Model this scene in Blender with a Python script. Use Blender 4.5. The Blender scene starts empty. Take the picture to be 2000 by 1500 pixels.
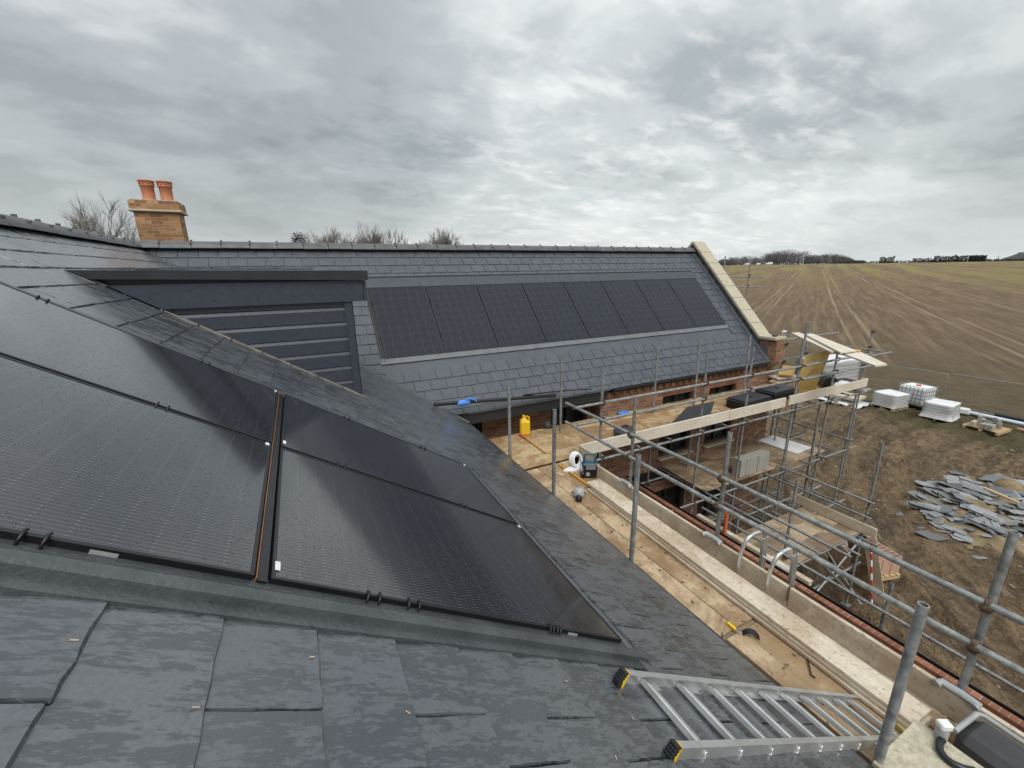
import bpy, math, random
from mathutils import Vector, Matrix, noise
random.seed(7)
C = bpy.context.scene.collection
PI = math.pi
R = math.radians
def V(*a): return Vector(a)

# ------------------------------------------------------------------ camera frame (camera stands at the origin, X along the rear ridge, Y along the near ridge)
F = 824.57; PITCH = R(15.1308); ROLL = R(.8393); YAW = R(26.3354)
fw = V(math.sin(YAW)*math.cos(PITCH), math.cos(YAW)*math.cos(PITCH), -math.sin(PITCH))
r0 = V(math.cos(YAW), -math.sin(YAW), 0); d0 = fw.cross(r0)
rt = r0*math.cos(ROLL)+d0*math.sin(ROLL); dn = -r0*math.sin(ROLL)+d0*math.cos(ROLL)
def ray(u, v): return rt*((u-1000)/F)+dn*((v-750)/F)+fw
def hz(u, v, Z): r = ray(u, v); return r*(Z/r.z)      # survey: where a sight line meets a level, a Y plane, an X plane
def hy(u, v, Y): r = ray(u, v); return r*(Y/r.y)
def hx(u, v, X): r = ray(u, v); return r*(X/r.x)
tA = R(32.824); tB = R(45.835)
nA = V(math.sin(tA), 0, math.cos(tA)); uA = V(-math.cos(tA), 0, math.sin(tA))
nB = V(0, -math.sin(tB), math.cos(tB)); uB = V(0, math.cos(tB), math.sin(tB))
dA = -.90; dB = -6.75          # slate planes
def PA(s, y, h=0): return uA*s+V(0, y, 0)+nA*(dA+h)
def PB(s, x, h=0): return uB*s+V(x, 0, 0)+nB*(dB+h)
def hA(u, v, h=0): r = ray(u, v); return r*((dA+h)/nA.dot(r))
DK = -3.18      # upper working deck
GZ = -7.4       # site ground

# ------------------------------------------------------------------ mesh building
class MB:
    def __init__(s): s.v = []; s.f = []; s.sm = []; s.uv = None
    def add(s, vs, fs, smooth=False):
        n = len(s.v); s.v += [Vector(p) for p in vs]
        s.f += [tuple(i+n for i in f) for f in fs]; s.sm += [smooth]*len(fs)
    def box(s, c, sz, m=None, bev=0):
        x, y, z = [q/2 for q in sz]; M = m or Matrix.Identity(3); c = Vector(c)
        if bev <= 0:
            vs = [c+M@V(a*x, b*y, e*z) for a in (-1, 1) for b in (-1, 1) for e in (-1, 1)]
            s.add(vs, [(0, 1, 3, 2), (4, 6, 7, 5), (0, 4, 5, 1), (2, 3, 7, 6), (0, 2, 6, 4), (1, 5, 7, 3)]); return
        b = min(bev, x*.9, y*.9, z*.9); vs = []; idx = {}
        for a in (-1, 1):
            for d in (-1, 1):
                for e in (-1, 1):
                    for k, p in enumerate([(x, y-b, z-b), (x-b, y, z-b), (x-b, y-b, z)]):
                        idx[(a, d, e, k)] = len(vs); vs.append(c+M@V(a*p[0], d*p[1], e*p[2]))
        fs = []
        for a in (-1, 1):
            fs.append([idx[(a, d, e, 0)] for d, e in ((-1, -1), (1, -1), (1, 1), (-1, 1))][::a])
            fs.append([idx[(d, a, e, 1)] for d, e in ((-1, -1), (-1, 1), (1, 1), (1, -1))][::a])
            fs.append([idx[(d, e, a, 2)] for d, e in ((-1, -1), (1, -1), (1, 1), (-1, 1))][::a])
            for d in (-1, 1):
                q = a*d
                fs.append([idx[(a, d, -1, 0)], idx[(a, d, -1, 1)], idx[(a, d, 1, 1)], idx[(a, d, 1, 0)]][::q])
                fs.append([idx[(a, -1, d, 0)], idx[(a, 1, d, 0)], idx[(a, 1, d, 2)], idx[(a, -1, d, 2)]][::q])
                fs.append([idx[(-1, a, d, 1)], idx[(-1, a, d, 2)], idx[(1, a, d, 2)], idx[(1, a, d, 1)]][::q])
                for e in (-1, 1): fs.append([idx[(a, d, e, 0)], idx[(a, d, e, 1)], idx[(a, d, e, 2)]][::a*d*e])
        s.add(vs, fs)
    def bar(s, p, q, w, h, up=None):      # square bar from p to q
        p = Vector(p); q = Vector(q); y = (q-p); L = y.length; y.normalize()
        up = Vector(up) if up else (V(0, 0, 1) if abs(y.z) < .95 else V(1, 0, 0))
        x = y.cross(up).normalized(); z = x.cross(y)
        s.box((p+q)/2, (w, L, h), Matrix((x, y, z)).transposed(), min(w, h)*.08)
    def tube(s, p, q, r, n=10, r2=None, caps=True, hollow=False):
        p = Vector(p); q = Vector(q); a = (q-p).normalized(); r2 = r if r2 is None else r2
        b = a.cross(V(0, 0, 1) if abs(a.z) < .95 else V(1, 0, 0)).normalized(); c = a.cross(b)
        dr = [b*math.cos(2*PI*i/n)+c*math.sin(2*PI*i/n) for i in range(n)]
        vs = [p+e*r for e in dr]+[q+e*r2 for e in dr]
        s.add(vs, [(i, (i+1) % n, n+(i+1) % n, n+i) for i in range(n)], True)
        if hollow:
            k = .8; D = a*min(.25, (q-p).length*.4)
            vs = [q+e*r2 for e in dr]+[q+e*r2*k for e in dr]+[q-D+e*r2*k for e in dr]
            s.add(vs, [(i, (i+1) % n, n+(i+1) % n, n+i) for i in range(n)])
            s.add(vs, [(n+i, n+(i+1) % n, 2*n+(i+1) % n, 2*n+i) for i in range(n)], True)
            s.add([q-D+e*r2*k for e in dr], [tuple(range(n))])
            s.add([p+e*r for e in dr], [tuple(range(n))[::-1]])
        elif caps:
            s.add([p+e*r for e in dr], [tuple(range(n))[::-1]]); s.add([q+e*r2 for e in dr], [tuple(range(n))])
    def path(s, pts, r, n=8):
        pts = [Vector(p) for p in pts]; rs = r if isinstance(r, (list, tuple)) else [r]*len(pts); rings = []
        b = None
        for i, p in enumerate(pts):
            a = (pts[min(i+1, len(pts)-1)]-pts[max(i-1, 0)]).normalized()
            if b is None: b = a.cross(V(0, 0, 1) if abs(a.z) < .9 else V(1, 0, 0)).normalized()
            else: b = (b-a*b.dot(a)).normalized()
            c = a.cross(b); rings.append([p+(b*math.cos(2*PI*k/n)+c*math.sin(2*PI*k/n))*rs[i] for k in range(n)])
        vs = sum(rings, []); m = len(pts)
        s.add(vs, [(i*n+k, i*n+(k+1) % n, (i+1)*n+(k+1) % n, (i+1)*n+k) for i in range(m-1) for k in range(n)], True)
        s.add(rings[0], [tuple(range(n))[::-1]]); s.add(rings[-1], [tuple(range(n))])
    def lathe(s, c, prof, n=20, m=None):
        M = m or Matrix.Identity(3); c = Vector(c); vs = []
        for r, z in prof: vs += [c+M@V(r*math.cos(2*PI*k/n), r*math.sin(2*PI*k/n), z) for k in range(n)]
        s.add(vs, [(i*n+k, i*n+(k+1) % n, (i+1)*n+(k+1) % n, (i+1)*n+k) for i in range(len(prof)-1) for k in range(n)], True)
        for e, fl in ((0, -1), (len(prof)-1, 1)):
            if prof[e][0] > 1e-4: s.add([vs[e*n+k] for k in range(n)], [tuple(range(n))[::fl]])
    def prism(s, poly, off):      # polygon (3d points, counter-clockwise seen from the front) thickened by the vector off
        n = len(poly); off = Vector(off); P = [Vector(p) for p in poly]
        s.add(P+[p+off for p in P], [tuple(range(n)), tuple(range(n, 2*n))[::-1]]+[(i, i+n, (i+1) % n+n, (i+1) % n) for i in range(n)])
    def quad(s, *p): s.add(p, [tuple(range(len(p)))])
    def build(s, name, mat, parent=None, local=False, uv=False):
        off = V(0, 0, 0)
        if parent is not None and not local:
            q = parent
            while q: off += q.location; q = q.parent
        me = bpy.data.meshes.new(name); me.from_pydata([p-off for p in s.v], [], s.f)
        me.polygons.foreach_set('use_smooth', s.sm)
        if uv:      # metre-true box projection for masonry
            L = me.uv_layers.new(name='UVMap')
            for p in me.polygons:
                k = max(range(3), key=lambda i: abs(p.normal[i]))
                for li in p.loop_indices:
                    c = s.v[me.loops[li].vertex_index]
                    L.data[li].uv = ((c.y, c.z) if k == 0 else (c.x, c.z) if k == 1 else (c.x, c.y))
        me.materials.append(mat); o = bpy.data.objects.new(name, me); C.objects.link(o)
        if parent is not None: o.parent = parent
        me.validate(); return o
def tag(o, label=None, cat=None, group=None, kind=None):
    if label: o['label'] = label
    if cat: o['category'] = cat
    if group: o['group'] = group
    if kind: o['kind'] = kind
    return o
def thing(name, loc, label, cat, group=None, rz=0):
    o = bpy.data.objects.new(name, None); C.objects.link(o); o.location = loc; o.rotation_euler.z = rz; o.empty_display_size = .1
    return tag(o, label, cat, group)
def copy_tree(o, parent=None):
    c = o.copy(); C.objects.link(c); c.parent = parent
    for ch in list(o.children): copy_tree(ch, c)
    return c
def rotz(a): return Matrix.Rotation(a, 3, 'Z')
def basis(x, y, z): return Matrix((x, y, z)).transposed()

# ------------------------------------------------------------------ materials
class N:      # node helper
    def __init__(s, name):
        s.m = bpy.data.materials.new(name); s.m.use_nodes = True; s.t = s.m.node_tree; s.b = s.t.nodes['Principled BSDF']; s.co = None
    def n(s, ty, **k):
        o = s.t.nodes.new(ty)
        for a, b in k.items():
            if a == 'ins':
                for i, v in b.items():
                    if hasattr(v, 'is_output'): s.t.links.new(v, o.inputs[i])
                    else: o.inputs[i].default_value = v
            else: setattr(o, a, b)
        return o
    def coord(s, sc=(1, 1, 1), kind='Object', rot=(0, 0, 0)):
        t = s.n('ShaderNodeTexCoord'); m = s.n('ShaderNodeMapping', ins={'Vector': t.outputs[kind], 'Scale': sc, 'Rotation': rot}); return m.outputs[0]
    def noise(s, co, scale, detail=4, rough=.55, dist=0):
        return s.n('ShaderNodeTexNoise', ins={'Vector': co, 'Scale': scale, 'Detail': detail, 'Roughness': rough, 'Distortion': dist}).outputs[0]
    def ramp(s, f, stops):
        o = s.n('ShaderNodeValToRGB', ins={'Fac': f}); e = o.color_ramp.elements
        while len(e) < len(stops): e.new(.5)
        for k, (p, c) in enumerate(stops):
            e[k].position = p; e[k].color = (c, c, c, 1) if isinstance(c, (int, float)) else (*c, 1)
        return o.outputs[0]
    def mix(s, f, a, b, mode='MIX'):
        o = s.n('ShaderNodeMix', data_type='RGBA', blend_type=mode); o.clamp_factor = True
        for i, v in ((0, f), (6, a), (7, b)):
            if hasattr(v, 'is_output'): s.t.links.new(v, o.inputs[i])
            elif i == 0: o.inputs[i].default_value = v
            else: o.inputs[i].default_value = (*v, 1) if len(v) == 3 else v
        return o.outputs[2]
    def math(s, op, a, b=0.0, c=0.0):
        return s.n('ShaderNodeMath', operation=op, ins={0: a, 1: b, 2: c}).outputs[0]
    def bump(s, h, strength=.3, dist=.01, nrm=None):
        o = s.n('ShaderNodeBump', ins={'Height': h, 'Strength': strength, 'Distance': dist})
        if nrm: s.t.links.new(nrm, o.inputs['Normal'])
        return o.outputs[0]
    def set(s, **k):
        for a, v in k.items():
            a = {'color': 'Base Color', 'rough': 'Roughness', 'metal': 'Metallic', 'normal': 'Normal', 'ior': 'IOR', 'spec': 'Specular IOR Level', 'coat': 'Coat Weight', 'coatr': 'Coat Roughness', 'trans': 'Transmission Weight', 'alpha': 'Alpha'}.get(a, a)
            if hasattr(v, 'is_output'): s.t.links.new(v, s.b.inputs[a])
            else: s.b.inputs[a].default_value = (*v, 1) if isinstance(v, tuple) and len(v) == 3 else v
        return s.m
def simple(name, col, rough=.6, metal=0, var=.25, sc=6, bump=.15, bs=40, spec=.5):
    n = N(name); co = n.coord(); a = n.noise(co, sc, 5, .6)
    lo = tuple(c*(1-var) for c in col); hi = tuple(min(1, c*(1+var)) for c in col)
    b = n.noise(co, bs, 4, .6)
    return n.set(color=n.ramp(a, [(.3, lo), (.7, hi)]), rough=n.math('MULTIPLY_ADD', b, .3, rough-.15), metal=metal, spec=spec, normal=n.bump(b, bump, .004))
def slate_mat(name, ax, wet):
    n = N(name); g = n.n('ShaderNodeNewGeometry'); rnd = g.outputs['Random Per Island']
    sc = (1, 1, 1)
    w = n.coord(sc); t = n.n('ShaderNodeVectorMath', operation='SCALE', ins={0: (7.3, 3.1, 5.7), 'Scale': n.math('MULTIPLY', rnd, 9.0)})
    co = n.n('ShaderNodeVectorMath', operation='ADD', ins={0: w, 1: t.outputs[0]}).outputs[0]
    st = n.n('ShaderNodeMapping', ins={'Vector': co, 'Scale': (.55, 1.9, .55) if ax == 'Y' else (.45, 1, 1)}).outputs[0]
    big = n.noise(st, 2.6, 6, .62, .6); mid = n.noise(st, 11, 7, .72, .5); fine = n.noise(co, 95, 4, .65); sp = n.noise(st, 46, 4, .7)
    patch = n.ramp(n.math('MULTIPLY_ADD', mid, .5, n.math('MULTIPLY_ADD', big, .34, n.math('MULTIPLY', sp, .34))), [(.565, 0), (.605, 1)])
    c = n.mix(n.math('MULTIPLY', patch, .8), (.028, .034, .041) if wet else (.048, .056, .072), (.118, .129, .140) if wet else (.082, .093, .112))
    c = n.mix(n.math('MULTIPLY', rnd, .4), c, (.062, .072, .085))
    c = n.mix(n.math('MULTIPLY', n.ramp(fine, [(.38, 0), (.7, 1)]), .35), c, (.02, .026, .033))
    r = n.math('MULTIPLY_ADD', patch, .3 if wet else .15, .16 if wet else .42)
    r = n.math('ADD', r, n.math('MULTIPLY', fine, .08))
    h = n.math('ADD', n.math('MULTIPLY', patch, .9), n.math('MULTIPLY_ADD', fine, .3, n.math('MULTIPLY_ADD', sp, .5, n.math('MULTIPLY', mid, .7))))
    if wet:      # raindrops standing on the stone
        vo = n.n('ShaderNodeTexVoronoi', ins={'Vector': co, 'Scale': 85.0, 'Randomness': 1.0}); 
        dr = n.ramp(vo.outputs['Distance'], [(.0, 1), (.36, 0)]); dr = n.math('MULTIPLY', dr, n.ramp(n.noise(co, 5, 3), [(.5, 0), (.62, 1)])); h = n.math('MULTIPLY_ADD', dr, .9, h)
    return n.set(color=c, rough=r, spec=.5, ior=1.5, coat=1.0 if wet else .25, coatr=.25, normal=n.bump(h, .2, .006))
def panel_mat(name, wet=True):
    n = N(name); co = n.coord(); x = n.n('ShaderNodeSeparateXYZ', ins={0: co})
    X, Y = x.outputs[0], x.outputs[1]
    def lines(v, per, w, off=0.0):
        f = n.math('FRACT', n.math('MULTIPLY_ADD', v, 1/per, off)); d = n.math('ABSOLUTE', n.math('SUBTRACT', f, .5)); return n.math('LESS_THAN', d, w/per/2)
    wire = lines(X, .0182, .0016); pads = n.math('MULTIPLY', lines(X, .0182, .0024), lines(Y, .0182*5, .006)); gapx = lines(X, .182, .0035 if wet else .010, .5); gapy = lines(Y, .091 if wet else .182, .003 if wet else .009, .5)
    c = n.mix(n.math('MULTIPLY', wire, .5), (.005, .006, .010), (.20, .21, .23)); c = n.mix(n.math('MULTIPLY', pads, .5), c, (.3, .31, .34))
    c = n.mix(n.math('MULTIPLY', n.math('MAXIMUM', gapx, gapy), .8), c, (.018, .019, .026))
    big = n.noise(co, 2.2, 5, .6); vo = n.n('ShaderNodeTexVoronoi', ins={'Vector': co, 'Scale': 105.0, 'Randomness': 1.0})
    sel = n.math('GREATER_THAN', n.n('ShaderNodeSeparateColor', ins={0: vo.outputs['Color']}).outputs[0], .6)
    dr = n.math('MULTIPLY', n.ramp(vo.outputs['Distance'], [(.02, 1), (.27, 0)]), sel)
    dust = n.noise(n.coord((2.2, .7, 1)), 9, 5, .65)
    c = n.mix(n.math('MULTIPLY', n.ramp(dust, [(.5, 0), (.75, 1)]), .08), c, (.08, .08, .085))
    if not wet: return n.set(color=n.mix(.45, n.mix(n.math('MULTIPLY', n.math('MAXIMUM', gapx, gapy), .9), c, (.05, .055, .075)), (.011, .0135, .026)), rough=n.math('MULTIPLY_ADD', big, .12, .16), spec=.34, ior=1.45)  # rear-row copy: colour and gloss toned down against sky glare
    return n.set(color=c, rough=n.math('MULTIPLY_ADD', big, .12, .1), spec=.5, ior=1.6, coat=1.0, coatr=.09, normal=n.bump(dr, 1.0, .004), **{'Coat Normal': n.bump(dr, .8, .004)})
def brick_mat(name, c1, c2, mort, bw=.225, bh=.075, wet=.3):
    n = N(name); t = n.n('ShaderNodeTexCoord').outputs['UV']
    b = n.n('ShaderNodeTexBrick', ins={'Vector': t, 'Color1': (*c1, 1), 'Color2': (*c2, 1), 'Mortar': (*mort, 1), 'Scale': 1.0, 'Mortar Size': .0055, 'Mortar Smooth': .15, 'Bias': 0.0, 'Brick Width': bw, 'Row Height': bh})
    co = n.n('ShaderNodeTexCoord').outputs['Object']
    # every brick its own tone: noise sampled on a brick-sized grid
    sx = n.n('ShaderNodeSeparateXYZ', ins={0: t}); row = n.math('FLOOR', n.math('DIVIDE', sx.outputs[1], bh))
    col = n.math('FLOOR', n.math('DIVIDE', n.math('ADD', sx.outputs[0], n.math('MULTIPLY', n.math('MODULO', row, 2.0), bw/2)), bw))
    wn = n.n('ShaderNodeTexWhiteNoise', noise_dimensions='2D', ins={'Vector': n.n('ShaderNodeCombineXYZ', ins={0: col, 1: row}).outputs[0]}).outputs[0]
    fac = b.outputs['Fac']; tone = n.ramp(wn, [(0, c1), (.35, c2), (.6, tuple(v*.62 for v in c1)), (.8, tuple(v*1.35 for v in c1)), (1, tuple(min(1, v*1.5) for v in c2))])
    c = n.mix(n.math('MULTIPLY', n.noise(co, 25, 5, .65), .55), tone, tuple(v*.55 for v in c1)); c = n.mix(fac, c, mort)
    c = n.mix(n.math('MULTIPLY', n.ramp(n.noise(co, 1.7, 5, .6), [(.45, 0), (.7, 1)]), wet), c, tuple(v*.35 for v in c1))
    h = n.math('MULTIPLY_ADD', fac, -1.0, n.math('MULTIPLY', n.noise(co, 120, 3), .4))
    return n.set(color=c, rough=.82, spec=.3, normal=n.bump(h, .7, .008))
def wood_mat(name, light, dark, stain, grain, sfac=.5, flake=False, rough=.62):
    n = N(name); co = n.coord(); g = n.n('ShaderNodeNewGeometry'); oi = n.n('ShaderNodeObjectInfo')
    sh = n.n('ShaderNodeVectorMath', operation='ADD', ins={0: co, 1: n.n('ShaderNodeVectorMath', operation='SCALE', ins={0: (5, 3, 9), 'Scale': oi.outputs['Random']}).outputs[0]}).outputs[0]
    st = n.n('ShaderNodeMapping', ins={'Vector': sh, 'Scale': tuple(1 if i == grain else 16 for i in range(3))}).outputs[0]
    gr = n.noise(st, 2.2, 5, .6, .5); bl = n.noise(sh, 1.9, 7, .7, .6); sp = n.noise(sh, 30, 4, .65)
    c = n.mix(n.ramp(gr, [(.32, 0), (.72, 1)]), light, dark)
    if flake:
        vo = n.n('ShaderNodeTexVoronoi', ins={'Vector': n.n('ShaderNodeMapping', ins={'Vector': sh, 'Scale': (1, .45, 1), 'Rotation': (0, 0, .5)}).outputs[0], 'Scale': 22.0}); c = n.mix(n.math('MULTIPLY', n.n('ShaderNodeSeparateColor', ins={0: vo.outputs['Color']}).outputs[0], .55), c, dark)
    c = n.mix(n.math('MULTIPLY', n.ramp(bl, [(.44, 0), (.60, 1)]), sfac), c, stain)
    wet = n.noise(sh, .9, 7, .68, .8); c = n.mix(n.math('MULTIPLY', n.ramp(wet, [(.49, 0), (.55, 1)]), sfac*.75), c, tuple(v*.9 for v in stain))
    c = n.mix(n.math('MULTIPLY', n.ramp(sp, [(.57, 0), (.66, 1)]), .6), c, tuple(v*.5 for v in stain))
    c = n.mix(n.math('MULTIPLY', oi.outputs['Random'], .25), c, dark)
    return n.set(color=c, rough=n.math('MULTIPLY_ADD', bl, -.5, rough+.22), spec=.4, normal=n.bump(n.math('ADD', gr, sp), .22, .003))
def galv_mat(name, base=.36, rust=.25):
    n = N(name); co = n.coord(); oi = n.n('ShaderNodeObjectInfo'); a = n.noise(co, 14, 5, .65); b = n.noise(co, 3.1, 6, .7, .4); f = n.noise(co, 130, 3)
    c = n.ramp(a, [(.32, (base*.5, base*.53, base*.53)), (.66, (base*1.25, base*1.29, base*1.27))])
    c = n.mix(n.math('MULTIPLY', n.ramp(b, [(.58, 0), (.7, 1)]), rust), c, (.16, .085, .05))
    c = n.mix(n.math('MULTIPLY', oi.outputs['Random'], .35), c, (base*.45, base*.5, base*.52))
    c = n.mix(n.math('MULTIPLY', n.ramp(n.noise(n.coord((1, 1, .35)), 22, 5, .7), [(.6, 0), (.68, 1)]), .6), c, (.42, .41, .38))
    c = n.mix(n.math('MULTIPLY', n.ramp(n.noise(n.coord((1.6, 1.6, .5)), 9, 5, .7), [(.52, 0), (.66, 1)]), .6), c, (base*.28, base*.3, base*.3))
    return n.set(color=c, metal=.35, rough=n.math('MULTIPLY_ADD', a, .3, .34), normal=n.bump(n.math('ADD', f, a), .2, .003))
M = {}
M['slateA'] = slate_mat('wet slate', 'Y', True); M['slateB'] = slate_mat('damp slate', 'X', False)
M['panel'] = panel_mat('solar cells under glass')
M['panelB'] = panel_mat('solar cells with toned down sky reflection', False)  # same panels; darker, duller copy holds down their bright sky reflection
M['brick'] = brick_mat('red multi brick', (.245, .112, .064), (.33, .19, .115), (.31, .26, .20))
M['brickbuff'] = brick_mat('buff chimney brick', (.34, .175, .085), (.43, .25, .125), (.36, .29, .2), wet=.3)
M['wallbrick'] = brick_mat('orange wall brick', (.29, .108, .058), (.235, .09, .058), (.30, .245, .19), wet=.5)
M['ridge'] = simple('grey clay ridge', (.085, .087, .092), .5, sc=5, var=.3)
M['black'] = simple('black frame', (.008, .008, .01), .35, bump=.05)
M['tray'] = simple('wet grey flashing', (.055, .062, .066), .3, bump=.9, bs=60, var=.35)
M['lead'] = simple('lead', (.10, .105, .115), .42, .2, sc=9, var=.35, bump=.3, bs=12)
M['trim'] = simple('metal flashing edge', (.17, .18, .19), .4, .5)
M['lightlead'] = simple('new lead apron', (.135, .143, .155), .5, .1, var=.2)
M['clad'] = simple('grey cladding board', (.036, .043, .061), .4, var=.15, sc=20, bump=.12, bs=90)
M['fascia'] = simple('dark grey fascia', (.020, .024, .029), .42, var=.2, bump=.05)
M['stone'] = simple('cream cast stone', (.42, .38, .285), .8, var=.3, sc=30, bump=.35, bs=110)
M['terra'] = simple('terracotta', (.45, .17, .085), .7, var=.16, sc=12)
M['mortar'] = simple('mortar', (.33, .29, .24), .9, bump=.6)
M['glass'] = simple('dark window glass', (.012, .014, .015), .2, bump=0.02)
M['dark'] = simple('painted slot shade', (.02, .018, .016), .9)
M['galv'] = galv_mat('galvanised tube', .31, .5); M['galvrust'] = galv_mat('rusted tube', .27, .8); M['coup'] = simple('rusted coupler', (.13, .085, .06), .6, .3, var=.5, sc=25, bump=.4)
M['alu'] = simple('aluminium', (.62, .63, .63), .36, .75, var=.16, sc=9, bump=.15, bs=50)
M['deckY'] = wood_mat('stained deck board', (.54, .43, .285), (.41, .30, .18), (.22, .125, .055), 1, .85)
M['deckX'] = wood_mat('stained deck sheet', (.56, .435, .27), (.43, .31, .17), (.24, .13, .055), 0, .85, True)
M['plankY'] = wood_mat('pale plank', (.64, .575, .465), (.50, .43, .33), (.33, .22, .125), 1, .5)
M['plankX'] = wood_mat('pale board', (.70, .65, .56), (.60, .545, .445), (.44, .35, .25), 0, .3)
M['lowdeck'] = wood_mat('muddy deck sheet', (.46, .37, .26), (.34, .255, .165), (.15, .10, .06), 0, .85, True)
M['batten'] = wood_mat('orange treated batten', (.56, .29, .055), (.46, .22, .04), (.35, .17, .04), 1, .2)
M['green'] = wood_mat('green treated timber', (.42, .36, .13), (.32, .26, .09), (.25, .19, .07), 1, .25)
M['osb'] = wood_mat('OSB sheet', (.68, .48, .18), (.54, .35, .11), (.44, .28, .09), 2, .2, True)
M['rawwood'] = wood_mat('raw timber', (.58, .42, .25), (.46, .32, .18), (.38, .25, .13), 0, .2)
M['white'] = simple('white plastic wrap', (.66, .67, .68), .3, var=.1, sc=7, bump=.5, bs=18)
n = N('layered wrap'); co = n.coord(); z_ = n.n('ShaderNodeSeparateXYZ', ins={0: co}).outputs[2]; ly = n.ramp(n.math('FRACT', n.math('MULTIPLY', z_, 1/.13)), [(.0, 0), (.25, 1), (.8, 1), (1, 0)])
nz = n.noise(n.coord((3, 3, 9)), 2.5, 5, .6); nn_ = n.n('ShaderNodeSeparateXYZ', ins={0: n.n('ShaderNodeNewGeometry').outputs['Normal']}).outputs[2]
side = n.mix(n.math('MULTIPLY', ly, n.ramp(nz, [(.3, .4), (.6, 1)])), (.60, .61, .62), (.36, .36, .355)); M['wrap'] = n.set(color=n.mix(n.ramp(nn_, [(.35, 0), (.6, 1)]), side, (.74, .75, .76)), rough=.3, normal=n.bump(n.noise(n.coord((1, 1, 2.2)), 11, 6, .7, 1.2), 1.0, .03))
M['tank'] = simple('white tank plastic', (.74, .75, .74), .45, var=.06, bump=.03)
M['plast'] = simple('black plastic', (.012, .012, .014), .38, bump=.1)
M['gplast'] = simple('grey plastic', (.33, .34, .34), .4, var=.2)
M['yellow'] = simple('yellow plastic', (.72, .46, .012), .4, var=.06, bump=.03)
M['orange'] = simple('orange plastic', (.50, .13, .045), .5, var=.1)
M['blue'] = simple('blue fabric', (.07, .22, .62), .7, var=.2, bump=.5)
M['teal'] = simple('teal plastic', (.012, .075, .125), .38, var=.08, bump=.03)
M['paper'] = simple('white paper', (.72, .73, .74), .6, var=.08)
M['conc'] = simple('concrete block', (.29, .28, .25), .9, var=.16, sc=20, bump=.8, bs=120)
M['rblock'] = simple('pink clay block', (.46, .29, .21), .85, var=.15, bump=.5)
n = N('broken slate'); oi = n.n('ShaderNodeObjectInfo').outputs['Random']; lc = n.ramp(oi, [(0, (.08, .086, .095)), (.4, (.20, .21, .222)), (.75, (.29, .30, .315)), (.9, (.12, .126, .136)), (1, (.22, .20, .165))]); ls = n.noise(n.coord(), 9, 5, .65)
M['loose'] = n.set(color=n.mix(n.math('MULTIPLY', n.ramp(ls, [(.48, 0), (.7, 1)]), .5), lc, (.13, .105, .075)), rough=n.math('MULTIPLY_ADD', ls, .4, .2), normal=n.bump(ls, .4, .01))
M['bag'] = simple('charcoal fabric', (.05, .05, .055), .8, var=.2, bump=.5)
M['bark'] = simple('winter bark', (.135, .115, .095), .9, bump=.2)
M['farwood'] = simple('far winter wood', (.075, .068, .062), .95, var=.35, sc=.2)
M['conifer'] = simple('evergreen', (.035, .045, .028), .9, var=.4)
M['hedge'] = simple('dark hedge', (.028, .032, .024), .95, var=.4, sc=.5)
M['pinkpipe'] = simple('terracotta pipe', (.50, .25, .19), .6)
M['bluewhite'] = simple('blue white pipe', (.55, .64, .72), .4)
M['red'] = simple('red paint', (.5, .04, .03), .5)
M['copper'] = simple('copper brown edge', (.26, .115, .055), .5)
M['clod'] = simple('stones and clods', (.20, .155, .105), .9, var=.5, sc=3)
M['spoil'] = simple('sandy spoil', (.20, .15, .085), .95, var=.45, sc=3, bump=.9, bs=18)
M['twig'] = simple('winter twigs', (.19, .172, .15), .9, bump=.1)
M['soak'] = simple('mortar stained lead', (.20, .185, .165), .6, var=.5, sc=9)
M['slatelead'] = simple('dark flashing', (.048, .054, .064), .4, .1, sc=7, var=.2)
M['chip'] = simple('pale splinter', (.46, .36, .29), .8)
M['steelblue'] = simple('valley liner', (.13, .17, .21), .3, .3)

# ------------------------------------------------------------------ world, sun, camera
SUN_EL, SUN_AZ = R(52), R(200)      # azimuth clockwise from +Y
w = bpy.data.worlds.new("World"); bpy.context.scene.world = w; w.use_nodes = True
T = w.node_tree
def wn(ty, **k):
    o = T.nodes.new(ty)
    for a, b in k.items():
        if a == 'ins':
            for i, v in b.items():
                if hasattr(v, 'is_output'): T.links.new(v, o.inputs[i])
                else: o.inputs[i].default_value = v
        else: setattr(o, a, b)
    return o
def wmath(op, a, b=0.0, c=0.0): return wn('ShaderNodeMath', operation=op, ins={0: a, 1: b, 2: c}).outputs[0]
def wramp(f, st):
    o = wn('ShaderNodeValToRGB', ins={'Fac': f}); e = o.color_ramp.elements; o.color_ramp.interpolation = 'EASE'
    while len(e) < len(st): e.new(.5)
    for k, (p, c) in enumerate(st): e[k].position = p; e[k].color = (c, c, c, 1) if isinstance(c, (int, float)) else (*c, 1)
    return o.outputs[0]
def wmix(f, a, b, mode='MIX'):
    o = wn('ShaderNodeMix', data_type='RGBA', blend_type=mode)
    for i, v in ((0, f), (6, a), (7, b)):
        if hasattr(v, 'is_output'): T.links.new(v, o.inputs[i])
        else: o.inputs[i].default_value = v if i == 0 else (*v, 1)
    return o.outputs[2]
sky = wn('ShaderNodeTexSky', sky_type='NISHITA'); sky.sun_disc = False; sky.sun_elevation = SUN_EL; sky.sun_rotation = SUN_AZ; sky.air_density = 1.6; sky.dust_density = 3
tc = wn('ShaderNodeTexCoord'); D3 = tc.outputs['Generated']; sx = wn('ShaderNodeSeparateXYZ', ins={0: D3})
zz = wmath('MAXIMUM', sx.outputs[2], 0.0); zd = wmath('ADD', zz, .22)      # clouds lie on a level sheet overhead, so they flatten towards the horizon
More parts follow.
